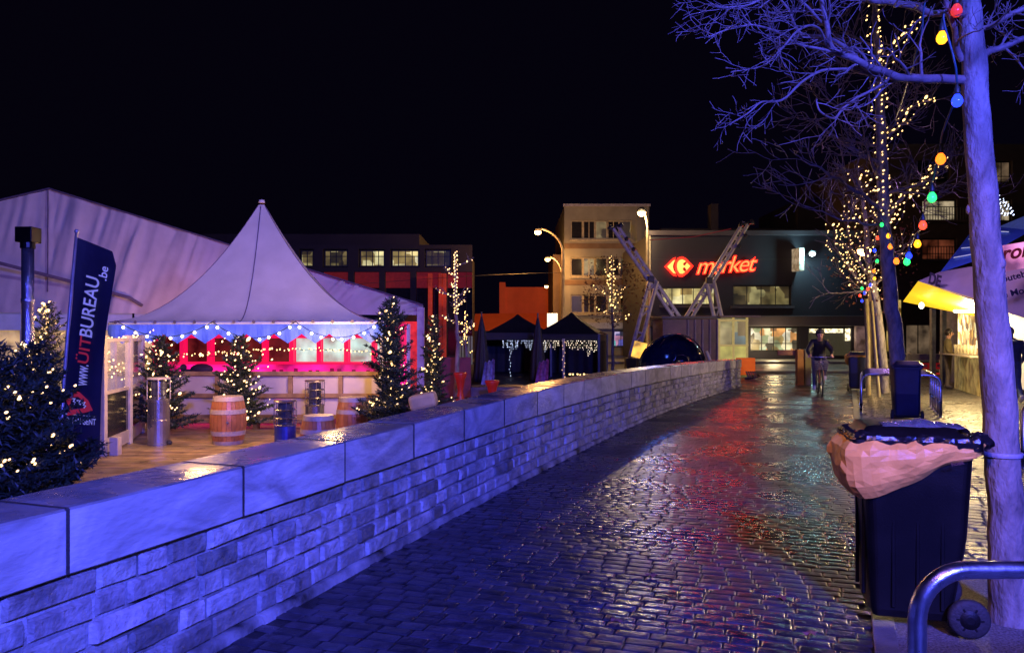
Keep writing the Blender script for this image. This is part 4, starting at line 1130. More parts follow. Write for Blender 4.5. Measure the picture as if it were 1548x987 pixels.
# --- supermarket
YS = 46.0
m_sup = mat('dark_cladding', (.024, .020, .034), rough=.6, var=.12, scale=.6, bump=.1, bscale=20)
m_band = MATS['tie_strap']
m_fascia = mat('fascia', (.08, .065, .085), rough=.5, var=.12, scale=.8)
m_alu = mat('dark_frame', (.05, .05, .055), rough=.4)
m_shop = goods_mat('shop_interior', [(1, .85, .5), (.9, .8, .45), (.25, .12, .05), (1, .9, .65), (.5, .35, .12), (.9, .4, .12), (.7, .75, .45), (.1, .08, .05), (1, .9, .6), (.45, .5, .25)], .95, 2.6)
m_office = goods_mat('office_light', [(.9, .75, .3), (.8, .65, .25), (.3, .2, .06), (.9, .8, .42), (.12, .08, .03), (.6, .5, .2)], .85, 1.7)
m_office2 = goods_mat('office_light_dim', [(.4, .32, .12), (.1, .07, .03), (.3, .22, .08), (.05, .04, .02), (.7, .6, .25)], .42, 1.3)
sup = thing('supermarket', 'dark clad two-storey supermarket with a red glowing sign and lit shop windows', 'shop building', (15, YS, 0))
zT = Zof(356, YS); xL, xR = Xof(978, YS), Xof(1312, YS)
mb = MB()
def wallrects(mb, x0, x1, z0, z1, y, holes, depth=.3):
    """wall front with real openings (columns of rectangles)"""
    xs_ = sorted({x0, x1, *[h[0] for h in holes], *[h[1] for h in holes]}); zs_ = sorted({z0, z1, *[h[2] for h in holes], *[h[3] for h in holes]})
    for i in range(len(xs_)-1):
        for j in range(len(zs_)-1):
            cx, cz = (xs_[i]+xs_[i+1])/2, (zs_[j]+zs_[j+1])/2
            if any(h[0] < cx < h[1] and h[2] < cz < h[3] for h in holes): continue
            mb.quad((xs_[i], y, zs_[j]), (xs_[i+1], y, zs_[j]), (xs_[i+1], y, zs_[j+1]), (xs_[i], y, zs_[j+1]))
    for h in holes:
        a, b, c, d = h
        mb.quad((a, y, c), (a, y+depth, c), (a, y+depth, d), (a, y, d)); mb.quad((b, y, c), (b, y+depth, c), (b, y+depth, d), (b, y, d))
        mb.quad((a, y, c), (b, y, c), (b, y+depth, c), (a, y+depth, c)); mb.quad((a, y, d), (b, y, d), (b, y+depth, d), (a, y+depth, d))
hW = [(Xof(1000, YS), Xof(1082, YS), Zof(461, YS), Zof(434, YS)), (Xof(1108, YS), Xof(1196, YS), Zof(462, YS), Zof(431, YS))]
hS = [(Xof(1134, YS), Xof(1208, YS), .55, Zof(494, YS)), (Xof(1222, YS), Xof(1288, YS), .3, Zof(495, YS)), (Xof(1030, YS), Xof(1118, YS), .5, Zof(494, YS))]
wallrects(mb, xL, xR, -.05, zT, YS, hW+hS, .35)
mb.quad((xL, YS, 0), (xL, YS+10, 0), (xL, YS+10, zT), (xL, YS, zT)); mb.quad((xR, YS, 0), (xR, YS+10, 0), (xR, YS+10, zT), (xR, YS, zT))
mb.quad((xL, YS, zT), (xR, YS, zT), (xR, YS+10, zT), (xL, YS+10, zT))
mb.build('wall', m_sup, sup)
mb = MB(); mb.bbox((xL-.1, YS-.25, zT-.02), (xR-.4, YS+.2, zT+.28)); mb.build('cornice', m_fascia, sup, bevel=.02)
mb = MB(); zc = Zof(392, YS); mb.bbox((xL, YS-.02, zc-.02), (xR, YS+.01, zc+.02)); 
mb.build('panel_joint', m_alu, sup)
mb = MB(); mb.bbox((xL, YS-1.3, Zof(493, YS)), (xR, YS-.01, Zof(478, YS))); mb.build('awning_fascia', m_fascia, sup, bevel=.03)
mb = MB(); mb.tube([(xL+.15, YS-.1, .1), (xL+.15, YS-.1, zT)], .08, 8); mb.build('drainpipe', mat('pale_drain', (.35, .32, .25), rough=.5), sup)
for h, pm, n in ((hW[0], m_office, 5), (hW[1], m_office2, 4)):
    window(sup, h[0]+.02, h[1]-.02, h[2]+.02, h[3]-.02, YS+.2, m_alu, pm, n, .06, sill=False)
    mb = MB(); mb.bbox((h[0]-.15, YS-.16, h[2]-.16), (h[1]+.15, YS-.005, h[2]-.02)); mb.build('window_sill', m_fascia, sup)
window(sup, hS[0][0]+.02, hS[0][1]-.02, hS[0][2]+.02, hS[0][3]-.02, YS+.2, m_alu, m_shop, 4, .07, sill=False, transom=.32)
window(sup, hS[2][0]+.02, hS[2][1]-.02, hS[2][2]+.02, hS[2][3]-.02, YS+.2, m_alu, m_shop, 4, .07, sill=False, transom=.32)
# shutter door
m_shut = mat('dark_shutter', (.03, .03, .05), rough=.4, emit=(.6, .5, .25), es=.06, sample=False)
mb = MB(); h = hS[1]
for i in range(26):
    z = lerp(h[2], h[3]-.35, i/26); mb.bbox((h[0], YS+.2, z), (h[1], YS+.23, z+.055))
mb.build('roller_shutter', m_shut, sup)
m_strip = mat('strip_light', (.9, .85, .6), rough=.4, bump=0, emit=(1, .85, .5), es=1.8, estv=6)
mb = MB(); mb.bbox((h[0]+.1, YS+.1, h[3]-.32), (h[1]-.5, YS+.14, h[3]-.08)); mb.build('strip_light', m_strip, sup)
mb = MB(); mb.bbox((h[1]-.36, YS+.1, h[2]+.9), (h[1]-.06, YS+.14, h[3]-.06)); mb.build('strip_light', m_strip, sup)
# sign: arrow emblem + lettering
m_neon = mat('red_neon', (.8, .02, .01), rough=.3, bump=0, emit=(1, .018, .008), es=3.4)
m_neonc = mat('orange_neon_core', (.9, .3, .1), rough=.3, bump=0, emit=(1, .17, .045), es=2.6)
m_neony = mat('yellow_neon', (.9, .6, .3), rough=.3, bump=0, emit=(1, .46, .08), es=1.7)
sg = thing('shop_sign', 'red glowing wall sign with a split arrow emblem and slanted lettering above the shop', 'sign', P(1070, 402, YS-.3))
ys = YS-.22
def flatpoly(mb, pts, y, th=.08):
    n = len(pts); vs = [(Xof(a, YS), y, Zof(b, YS)) for a, b in pts]+[(Xof(a, YS), y+th, Zof(b, YS)) for a, b in pts]
    mb.add(vs, [tuple(range(n))]+[(i, (i+1) % n, n+(i+1) % n, n+i) for i in range(n)])
LA = [(1005.5, 403.5), (1017, 392), (1020.5, 391), (1017, 398), (1016, 404), (1017.5, 410), (1021.5, 416.5), (1017, 415.5)]
RA = [(1020.5, 403.5), (1021.5, 396.5), (1025, 391.5), (1030, 390), (1035.5, 392.5), (1045.5, 402.8), (1037, 412.5), (1031, 417), (1026, 416.5), (1022, 410.5)]
def shrink(pl, k):
    cx = sum(p[0] for p in pl)/len(pl); cy = sum(p[1] for p in pl)/len(pl); return [(lerp(cx, a, k), lerp(cy, b, k)) for a, b in pl]
for nm, pl in (('arrow_left', LA), ('arrow_right', RA)):
    mb = MB(); flatpoly(mb, shrink(pl, 1.12), ys+.05); o = mb.build('emblem_arrow', m_neon, sg)
    mb = MB(); flatpoly(mb, shrink(pl, .80), ys-.0, .04); mb.build('emblem_face', m_neony, o)
mb = MB(); flatpoly(mb, [(1031, 401), (1032, 398), (1035.5, 396), (1037, 398), (1034, 402)], ys-.02, .02); flatpoly(mb, [(1031, 405.5), (1034, 404.5), (1036.5, 409), (1034.5, 411.5), (1031.5, 409)], ys-.02, .02); mb.build('emblem_counter', mat('dark_red_gap', (.2, .01, .01), emit=(.6, .01, .01), es=.5, sample=False), sg)
Mt = frame_M((Xof(1093.5, YS), ys, Zof(402.0, YS)), (1, 0, .055), (0, 0, 1))
a_ = text_mesh('market', 1.40, Mt, extrude=.03, shear=.38, bold=.035, spacing=.86); a_.build('lettering', m_neon, sg)
a_ = text_mesh('market', 1.40, frame_M((Xof(1093.5, YS), ys-.045, Zof(402.0, YS)), (1, 0, .055), (0, 0, 1)), extrude=.004, shear=.38, bold=-.012, spacing=.86); a_.build('lettering_core', m_neonc, sg)
# blade sign + cyan wall lamp
bs = thing('blade_sign', 'narrow pale vertical sign projecting from the wall in the cyan lamp light', 'sign', (Xof(1203, YS), YS-.5, Zof(412, YS)))
mb = MB(); mb.box((Xof(1202, YS), YS-.45, Zof(394, YS)), (.32, .9, 1.35), 0, M=Matrix.Rotation(R(8), 3, 'Z')); mb.build('sign_box', mat('pale_sign', (.4, .36, .3), rough=.5, emit=(.5, .42, .3), es=.35, estv=3, sample=False), bs, bevel=.02)
mb = MB(); mb.bbox((Xof(1202, YS)-.03, YS-.1, Zof(394, YS)-.3), (Xof(1202, YS)+.03, YS, Zof(394, YS)+.3)); mb.build('bracket', m_alu, bs)
def lampmesh(name, label, p, r, col, es, cat='lamp', arm=None, shade=True, m=None):
    t = thing(name, label, cat, p)
    mb = MB(); mb.ball(p, r, 1, 1, .8, 14, 10); mb.build('bulb', m or mat(name+'_glass'+label[:5], (.8, .8, .8), rough=.3, bump=0, emit=col, es=es, sample=False), t, smooth=True)
    if arm:
        mb = MB(); mb.tube(arm, .05, 8); mb.build('arm', m_alu, t, smooth=True)
    if shade:
        mb = MB(); mb.lathe([(r*1.25, .0), (r*1.2, r*.6), (r*.4, r*1.1), (r*.1, r*1.15)], p+Vector((0, 0, r*.35)), 16); mb.build('hood', m_alu, t)
    return t
pc = P(1228, 384, YS-1.0)
lampmesh('wall_lamp', 'small cyan-white floodlight on the dark wall right of the blade sign', pc, .17, (.8, 1, 1), 14, arm=[pc+Vector((0, .1, 0)), pc+Vector((0, 1, .1))])
# darker higher part right + chimney
up = thing('dark_annex', 'taller unlit dark block rising behind the right end of the supermarket', 'building', (20, 57, 0))
mb = MB(); mb.bbox((Xof(1206, 57), 57, 0), (Xof(1330, 57), 66, Zof(302, 57))); mb.build('wall', m_sup, up)
mb = MB(); mb.bbox((Xof(1075, 57), 57, 0), (Xof(1086, 57), 58, Zof(308, 57))); mb.build('chimney', m_fascia, up)
mb = MB(); mb.bbox((Xof(1000, 57), 57.1, 0), (Xof(1206, 57)-.02, 66, Zof(345, 57))); mb.build('low_wall', m_sup, up)

# --- beige three-storey building
YB = 58.0
m_beige = mat('beige_concrete', (.33, .31, .25), rough=.7, var=.15, scale=1.2, bump=.1)
m_beige2 = mat('brown_spandrel', (.22, .14, .08), rough=.7, var=.2, scale=1.5)
m_wframe = mat('cream_window_frame', (.48, .42, .28), rough=.5)
be = thing('apartment_building', 'beige three-storey block with white ribbon windows lit by street lamps', 'building', (7.3, YB, 0))
x0, x1 = Xof(853, YB), Xof(981, YB); zr = Zof(312, YB)
rows = [(362, 333), (418, 389), (474, 445)]
holes = [(x0+.5, x1-1.3, Zof(a, YB), Zof(b, YB)) for a, b in rows]
mb = MB(); wallrects(mb, x0, x1, 0, zr, YB, holes, .3)
mb.quad((x0, YB, 0), (x0, YB+12, 0), (x0, YB+12, zr), (x0, YB, zr)); mb.quad((x1, YB, 0), (x1, YB+12, 0), (x1, YB+12, zr), (x1, YB, zr)); mb.quad((x0, YB, zr), (x1, YB, zr), (x1, YB+12, zr), (x0, YB+12, zr))
mb.build('wall', m_beige, be)
mb = MB(); mb.bbox((x0-.1, YB-.2, zr-.02), (x1+.1, YB+.1, zr+.16)); mb.build('roof_edge', mat('roof_edge', (.45, .42, .5), rough=.5), be)
for a, b in ((372, 364), (427, 420)):
    mb = MB(); mb.bbox((x0+.02, YB-.04, Zof(a+4, YB)), (x1-.9, YB-.005, Zof(a-4, YB))); mb.build('spandrel', m_beige2, be)
m_room = goods_mat('dim_rooms', [(.03, .02, .02), (.12, .08, .04), (.02, .02, .03), (.3, .22, .10), (.05, .04, .04), (.4, .3, .14)], .5, 1.1)
for r_, h in enumerate(holes):
    n = 5; w_ = (h[1]-h[0])/n
    for i in range(n):
        window(be, h[0]+i*w_+.01, h[0]+(i+1)*w_-.01, h[2]+.03, h[3]-.03, YB+.12, m_wframe, m_room if (i+r_) % 3 == 2 or (r_ == 0 and i > 3) else m_dkglass, 2 if i % 2 else 1, .075, sill=False)
    mb = MB(); mb.bbox((h[0]-.1, YB-.14, h[2]-.14), (h[1]+.1, YB-.003, h[2])); mb.build('sill_ledge', m_wframe, be)
mb = MB(); mb.bbox((x1-.95, YB-.10, .1), (x1-.55, YB-.003, zr-.1)); mb.build('pilaster', m_beige, be)
# shop at ground: pale sign band + lights
mb = MB(); mb.bbox((x0+.4, YB-.5, Zof(497, YB)), (x1-.3, YB-.01, Zof(488, YB))); mb.build('shop_fascia', mat('grey_fascia', (.3, .26, .24), emit=(.5, .4, .4), es=.12, sample=False), be)
m_bluegoods = goods_mat('shop_colours', [(.2, .2, .9), (.6, .5, .8), (.05, .05, .1), (.1, .5, .5), (.7, .3, .5), (.1, .1, .3)], .7, 2)
window(be, Xof(925, YB), Xof(965, YB), Zof(524, YB), Zof(500, YB), YB-.05, m_alu, m_bluegoods, 3, .07, sill=False)
# side house left of it with a gable, lit orange
ho = thing('side_house', 'narrow dark house wedged left of the beige block behind the street lamps', 'building', (3.4, 60, 0))
mb = MB(); mb.bbox((Xof(836, 60), 60, 0), (Xof(853, 60), 68, Zof(385, 60))); mb.build('wall', m_beige2, ho)
# --- orange lit building
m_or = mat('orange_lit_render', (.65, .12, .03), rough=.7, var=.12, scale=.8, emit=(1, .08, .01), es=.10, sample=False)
orb = thing('orange_building', 'low building washed in orange light behind the black gazebos', 'building', (1, 72, 0))
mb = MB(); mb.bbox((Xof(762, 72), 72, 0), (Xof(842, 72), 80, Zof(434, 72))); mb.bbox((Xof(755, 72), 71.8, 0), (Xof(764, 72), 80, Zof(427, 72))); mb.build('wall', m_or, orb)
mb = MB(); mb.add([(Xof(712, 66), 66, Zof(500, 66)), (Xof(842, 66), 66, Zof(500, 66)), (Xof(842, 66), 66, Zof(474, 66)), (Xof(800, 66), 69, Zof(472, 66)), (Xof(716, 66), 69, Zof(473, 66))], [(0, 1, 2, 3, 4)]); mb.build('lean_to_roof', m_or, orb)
mb = MB(); mb.bbox((Xof(712, 66), 66.1, 0), (Xof(842, 66), 70, Zof(500, 66))); mb.build('low_wall', m_sup, orb)
mb = MB(); p = P(835, 484, 56); mb.bbox(p-Vector((.38, .1, .5)), p+Vector((.38, .1, .5))); mb.build('light_box', mat('light_box', (.9, .8, .6), emit=(1, .88, .62), es=1.6), label='small bright light box sign at the foot of the street lamps', cat='sign', bevel=.03)

# --- left office block
YO = 46.0
off = thing('office_building', 'dark office block with a lit upper window row and red-lit pillars behind the tents', 'building', (-8, YO, 0))
m_off = mat('dark_render', (.035, .028, .035), rough=.7, var=.2, scale=1)
x0, x1 = -30, Xof(705, YO); zr = Zof(374, YO); 
hw = []
for a, b in ((270, 330), (345, 395), (408, 432), (452, 474), (488, 526), (542, 582), (590, 634), (642, 682)): hw.append((Xof(a, YO), Xof(b, YO), Zof(404, YO), Zof(374+2.5, YO)))
h2 = []
for a in range(300, 700, 47): h2.append((Xof(a, YO), Xof(a+38, YO), .3, Zof(411, YO)))
mb = MB(); wallrects(mb, x0, x1, 0, zr+.15, YO, hw+h2, .5)
mb.quad((x1, YO, 0), (x1, YO+10, 0), (x1, YO+10, zr), (x1, YO, zr)); mb.quad((x0, YO, zr+.15), (x1, YO, zr+.15), (x1, YO+10, zr+.15), (x0, YO+10, zr+.15))
mb.build('wall', m_off, off)
mb = MB(); mb.bbox((x0, YO+1.5, zr), (Xof(634, YO+1.5), YO+9, Zof(349, YO))); mb.build('roof_storey', m_off, off)
lit = goods_mat('bright_office', [(1, .85, .4), (.9, .72, .3), (1, .9, .55), (.35, .25, .08), (.9, .8, .4)], .75, 1.5)
for i, h in enumerate(hw):
    pm = lit if i in (5, 6) else (m_office2 if i in (2, 3, 4, 7, 0) else m_dkglass)
    window(off, h[0]+.05, h[1]-.05, h[2]+.05, h[3]-.05, YO+.25, m_alu, pm, 4 if i > 3 else 2, .07, sill=False, transom=.62)
m_redpil = mat('red_lit_frame', (.4, .03, .02), rough=.6, emit=(1, .05, .03), es=.07, sample=False)
for i, h in enumerate(h2):
    mb = MB(); mb.bbox((h[0], YO+.30, h[3]-.95), (h[1], YO+.36, h[3])); mb.build('red_lit_lintel', m_redpil, off)
    mb = MB(); mb.bbox((h[0]+.01, YO+.38, h[2]), (h[1]-.01, YO+.40, h[3]-.95)); mb.build('dark_glazing', m_dkglass, off)
for px, s in ((651, .5), (672, .9), (667, .3)):
    mb = MB(); mb.bbox((Xof(px, YO)-.12, YO-.35, .0), (Xof(px, YO)+.12, YO-.1, Zof(414, YO))); mb.build('red_lit_pillar', mat('red_pillar', (.5, .06, .02), emit=(1, .07, .02), es=.16, estv=.7, sample=False), off)
for k in range(5):
    mb = MB(); x = Xof(695+k*4.5, 40); mb.bbox((x-.05, 40, 0), (x+.05, 40.1, Zof(508, 40))); mb.build('pale_slat', mat('pale_slat', (.2, .2, .18), emit=(.6, .55, .45), es=.12, sample=False), off)

# --- residential block right
YR = 50.0
m_res = mat('brown_brick', (.085, .052, .055), rough=.75, var=.2, scale=2, bump=.2)
m_res2 = mat('grey_render', (.10, .075, .09), rough=.75, var=.15, scale=2)
res = thing('apartment_building', 'tall dark brick apartment block with few dim windows at the right edge', 'building', (28, YR, 0))
x0, x1 = Xof(1314, YR), 60; zr = Zof(232, YR); fl = 2.72
holes = []
for k in range(4):
    zt = Zof(243+58.5*k, YR); 
    for a, b in ((1386, 1436), (1502, 1530), (1560, 1600)): 
        if k > 0 and a == 1386: a, b = 1394, 1447
        holes.append((Xof(a, YR), Xof(b, YR), zt-1.45, zt))
mb = MB(); wallrects(mb, x0, x1, 0, zr, YR, holes, .4); mb.quad((x0, YR, 0), (x0, YR+12, 0), (x0, YR+12, zr), (x0, YR, zr)); mb.quad((x0, YR, zr), (x1, YR, zr), (x1, YR+12, zr), (x0, YR+12, zr))
mb.build('wall', m_res, res)
mb = MB(); mb.bbox((Xof(1340, YR), YR-.05, Zof(284, YR)), (x1, YR-.005, zr+.5)); 
# light upper storey cladding with window opening left visible
mb = MB(); wallrects(mb, Xof(1345, YR), x1, Zof(284, YR), zr+.6, YR-.06, [h for h in holes if h[3] > Zof(260, YR)], .05); mb.build('upper_cladding', m_res2, res)
m_dimroom = mat('dim_curtain', (.2, .15, .12), rough=.6, emit=(.9, .6, .35), es=.10, estv=1.2, sample=False)
m_redroom = mat('red_curtain', (.2, .05, .03), rough=.6, emit=(.9, .22, .1), es=.10, estv=1.2, sample=False)
m_litroom = mat('lit_room', (.3, .25, .15), rough=.6, emit=(1, .8, .5), es=.30, estv=1.5, sample=False)
for i, h in enumerate(holes):
    k, c = divmod(i, 3); pm = {(0, 0): m_dkglass, (1, 0): m_litroom, (2, 0): m_redroom, (1, 1): m_litroom, (3, 0): m_dkglass}.get((k, c), m_dimroom if (k*3+c) % 2 else m_dkglass)
    window(res, h[0]+.03, h[1]-.03, h[2]+.03, h[3]-.03, YR+.2, m_alu, pm, 2, .07, sill=False, transom=.3)
for k in range(1, 4):
    zt = Zof(243+58.5*k, YR)-1.5
    b_ = MB(); b_.bbox((Xof(1388, YR), YR-1.1, zt-.12), (Xof(1455, YR), YR-.07, zt)); bo = b_.build('balcony', m_res2, res)
    b_ = MB()
    for q in range(17): x = lerp(Xof(1388, YR), Xof(1455, YR)-.05, q/16); b_.bbox((x, YR-1.08, zt), (x+.03, YR-1.05, zt+.8))
    b_.bbox((Xof(1388, YR), YR-1.09, zt+.8), (Xof(1455, YR), YR-1.04, zt+.85)); b_.build('railing', m_alu, bo)
# ground-floor yellow window strip behind the third tree
m_yel = goods_mat('yellow_shop', [(.9, .55, .1), (.4, .22, .03), (.8, .45, .05), (.1, .05, .02), (1, .7, .2), (.25, .12, .02)], .55, 1.5)
window(res, Xof(1336, YR), Xof(1362, YR), .4, Zof(452, YR), YR-.15, m_alu, m_yel, 2, .08, sill=False, transom=.55)
window(res, Xof(1366, YR), Xof(1405, YR), .1, Zof(490, YR), YR-.15, m_alu, m_dimroom, 2, .08, sill=False)
mb = MB(); mb.bbox((Xof(1290, 46), 45.6, .2), (Xof(1312, 46), 45.9, 2.1)); mb.build('poster_panel', mat('white_red_poster', (.35, .25, .25), rough=.5, emit=(.9, .5, .45), es=.10, estv=1.5, sample=False), label='pale and red poster panel at the corner right of the roller shutter', cat='poster')

# --- street lamps
def streetlamp(label, px, py, Y, pole_px, col, es, r=.2, base=0.0):
    p = P(px, py, Y); t = thing('street_lamp', label, 'street lamp', (Xof(pole_px, Y), Y, base))
    X = Xof(pole_px, Y); zt = p.z+.25; dx = X-p.x
    pts = [(X, Y, base), (X, Y, p.z-1.3)]
    for k in range(1, 8):
        a = R(90*k/7); pts.append((X-dx*(1-math.cos(a)), Y, p.z-1.3+1.5*math.sin(a)))
    pts[-1] = (p.x+.15, Y, p.z+.2)
    mb = MB(); mb.tube(pts, [.10]*2+[.06]*7, 10); mb.build('pole', mat('lamp_pole', (.25, .2, .15), rough=.5, metal=.5), t, smooth=True)
    mb = MB(); mb.lathe([(r*.5, .25), (r*1.1, .12), (r*1.15, 0), (r*.9, -.02)], p+Vector((0, 0, .05)), 14); mb.build('hood', m_alu, t)
    mb = MB(); mb.ball(p, r, 1, 1, .85, 14, 10); mb.build('bulb', mat('sodium_glass' if col[2] < .5 else 'white_lamp_glass', (.8, .6, .3), rough=.3, bump=0, emit=col, es=es), t, smooth=True)
    return t
SOD = (1, .50, .16)
streetlamp('tallest of the three orange street lamps left of the beige block', 813, 351, 44, 851, SOD, 22, .19)
streetlamp('middle of the three orange street lamps left of the beige block', 828, 392, 56, 850, SOD, 22, .19)
streetlamp('lowest and farthest of the three orange street lamps left of the beige block', 826, 433, 70, 846, SOD, 18, .18)
wl = streetlamp('bright white street lamp before the top right corner of the beige block', 970, 322, 44, 979, (1, .80, .45), 90, .24)
streetlamp('warm street lamp glowing through the crown of the third tree', 1306, 379, 31, 1316, (1, .70, .35), 40, .26)

# --- crane-like light masts
m_mast = mat('galvanised_mast', (.66, .62, .56), rough=.4, metal=.1, var=.2, bump=.1)
YM = 35.0
def truss(mb, a, b, w_=.22, r=.05, n=12):
    a, b = Vector(a), Vector(b); d = (b-a).normalized(); s = d.cross(Vector((0, 1, 0))).normalized()*w_/2
    f = Vector((0, .16, 0))
    for k in (-1, 1): mb.tube([a+s*k, b+s*k], r, 7)
    for i in range(n+1):
        p = a.lerp(b, i/n); q = a.lerp(b, min(1, (i+.5)/n)); mb.tube([p-s, p+s], r*.5, 5); mb.tube([p+s, q-s], r*.4, 4)
def mast(label, top, foot, kt, kf, cross):
    t = thing('light_mast', label, 'mast', P(foot[0], foot[1], YM))
    mb = MB(); truss(mb, P(*foot, YM), P(*top, YM), .25, .085, 12); mb.build('boom', m_mast, t)
    mb = MB(); truss(mb, P(*kt, YM-.1), P(*kf, YM-.6), .34, .095, 3); mb.build('strut', m_mast, t)
    p = P(*top, YM); mb = MB(); mb.tube([p+Vector((-.28, -.1, -.1)), p+Vector((.28, -.1, .1))], .05, 6)
    for k in (-1, 1): mb.lathe([(.05, .12), (.13, -.02), (.12, -.1)], p+Vector((.24*k, -.15, .05*k)), 10)
    mb.build('floodlight_bar', m_alu, t)
    mb = MB(); q = P(*cross, YM-.15); mb.bbox(q-Vector((.14, .12, .14)), q+Vector((.14, .12, .14))); mb.build('joint_block', m_alu, t, bevel=.02)
    for k in (.42, .2):
        a = P(*foot, YM).lerp(p, 1-k*.5); mb = MB(); mb.ball(a+Vector((.2, -.2, -.15)), .10, n=8, m=6); mb.build('spotlight_head', m_alu, t)
    mb = MB(); mb.bbox(P(kf[0], kf[1], YM-.6)-Vector((.35, .3, .6)), P(kf[0], kf[1], YM-.6)+Vector((.35, .3, .05))); mb.build('base_block', m_alu, t)
    return t
mast('galvanised light mast leaning left, crossing the beige block', (930, 343), (1026, 484), (988, 424), (957, 543), (984, 422))
mast('galvanised light mast leaning right, crossing the red sign lettering', (1127, 338), (1040, 482), (1074, 428), (1099, 541), (1072, 424))
mb = MB(); mb.tube([P(982, 363, 40), P(1050, 358, 38), P(1105, 346, 36)], .02, 4); mb.build('guy_cable', mat('red_cable', (.3, .03, .05), rough=.5, emit=(.6, .03, .06), es=.12, sample=False), label='thin red-lit cable strung from the beige block to the right mast', cat='cable')
mb = MB(); mb.tube(wob([P(420, 440, 30), P(560, 428, 34), P(700, 418, 38), P(760, 415, 42), P(850, 412, 44)], 4, 0), .010, 4); mb.build('overhead_wire', m_alu, label='thin overhead wire running past the office block to the street lamp', cat='wire')

# --- kiosks
m_slat = mat('dark_slats', (.06, .04, .05), rough=.4, var=.3)
m_slatcol = mat('red_blue_stripes', (.15, .05, .06), rough=.4, var=.5, scale=1.2)
YK = 31.0
kd = thing('dark_kiosk', 'flat-roofed dark kiosk with upright battens behind the shiny dome', 'kiosk', (Xof(1043, YK), YK, 0))
mb = MB(); mb.bbox((Xof(1002, YK), YK, -.1), (Xof(1084, YK), YK+2.2, Zof(482, YK))); mb.build('wall', m_slatcol, kd)
mb = MB(); mb.bbox((Xof(999, YK), YK-.25, Zof(482, YK)), (Xof(1087, YK), YK+2.4, Zof(478, YK))); mb.build('roof', m_slat, kd, bevel=.01)
for px in (1040, 1050.5, 1062, 1073, 1084):
    mb = MB(); x = Xof(px, YK); mb.bbox((x-.03, YK-.08, -.1), (x+.03, YK-.003, Zof(483, YK))); mb.build('batten', mat('pale_batten', (.3, .22, .2), rough=.5), kd)
kg = thing('glass_kiosk', 'yellow-green lit glass ticket kiosk at the end of the stone wall', 'kiosk', (Xof(1108, YK), YK, 0))
m_kf = mat('kiosk_frame', (.5, .42, .15), rough=.45, emit=(1, .75, .2), es=.3, sample=False)
m_kglass = goods_mat('kiosk_glazing', [(.5, .55, .45), (.3, .4, .4), (.6, .5, .25), (.25, .3, .25), (.75, .65, .3), (.35, .25, .12)], .5, 1.8)
m_kpan = mat('kiosk_panel', (.3, .32, .12), rough=.5, var=.3, scale=1.5, emit=(.75, .65, .15), es=.5, estv=.9, sample=False)
kx0, kx1 = Xof(1086, YK), Xof(1133, YK); kz = Zof(480, YK)
mb = MB(); mb.bbox((kx0+.05, YK+.05, -.1), (kx1-.12, YK+1.9, Zof(522, YK))); mb.build('lower_panel', m_kpan, kg)
mb = MB(); mb.bbox((kx0+.05, YK+.1, Zof(522, YK)), (kx1-.12, YK+1.85, kz-.05)); mb.build('glazing', m_kglass, kg)
mb = MB(); mb.bbox((kx0-.05, YK-.5, kz), (kx1+.3, YK+2.1, kz+.07)); mb.build('roof', mat('kiosk_roof', (.35, .25, .15), rough=.5), kg, bevel=.01)
for x in (kx0+.03, (kx0+kx1)/2-.02, kx1-.1):
    mb = MB(); mb.bbox((x-.04, YK-.03, -.1), (x+.04, YK+.045, kz)); mb.build('mullion', m_kf, kg)
for z in (Zof(522, YK), kz-.12, Zof(545, YK)):
    mb = MB(); mb.bbox((kx0, YK-.05, z-.04), (kx1-.06, YK+.02, z+.04)); mb.build('transom', m_kf, kg)
# orange heap + small things at the wall end
mb = MB(); p = P(1127, 566, 28); mb.box(p+Vector((0, 0, .3)), (.6, .4, .62), .1); mb.build('orange_crate', mat('orange_plastic', (.8, .12, .01), rough=.4, emit=(1, .14, .01), es=.35, sample=False), label='glowing orange box on the ground at the far end of the stone wall', cat='box', bevel=.03)
mb = MB()
for k in range(5): a = k*.45; mb.tube([P(1128+k*3, 574, 27)+Vector((0, 0, .3)), P(1133+k*4, 576, 27)+Vector((0, 0, .02+.03*k))], .03, 5)
mb.tube([P(1126, 572, 27), P(1146, 570, 27)], .04, 6); mb.build('folded_sign_stand', m_steel, label='low heap of folded metal stands beside the orange box', cat='stand')

# --- shiny dome
m_dome = mat('glossy_navy', (.004, .005, .03), rough=.12, metal=.3, var=.3, bump=.25, bscale=5)
YD = 26.0
dm = thing('dome_pod', 'glossy navy dome shell with a round port and pale rim behind the wall', 'dome', (Xof(1015, YD), YD, -.2))
c = Vector((Xof(1016, YD), YD, Zof(562, YD)))
mb = MB(); Rr = (1066-962)/2/FX*YD
mb.ball(c, Rr, 1, .8, 1.08, 40, 24); mb.v = [v if v[2] > c.z-.35 else (v[0], v[1], c.z-.35) for v in mb.v]; mb.build('shell', m_dome, dm, smooth=True)
mb = MB(); mb.lathe([(.24, 0), (.28, .02), (.30, .06), (.26, .09), (.22, .08), (.20, .03), (.0, .02)], c+Vector((.1, -Rr*.8+.06, .35)), 24, axis=Matrix.Rotation(R(90), 3, 'X')); mb.build('port', m_dome, dm, smooth=True)
for k, a0 in enumerate((-.55, .35, 1.0)):
    mb = MB(); q = []
    for j in range(15):
        th_ = R(12+156*j/14); q.append(c+Vector((math.cos(th_)*Rr*1.01*math.cos(a0*.9), -abs(math.sin(a0+.6))*Rr*.75*math.sin(th_)*.9, math.sin(th_)*Rr*1.09)))
    mb.tube(q, .022, 6); mb.build('rib', m_dome, dm, smooth=True)
mb = MB(); mb.bbox(c+Vector((-1.25, -.4, .5)), c+Vector((-.75, -.2, .62)))
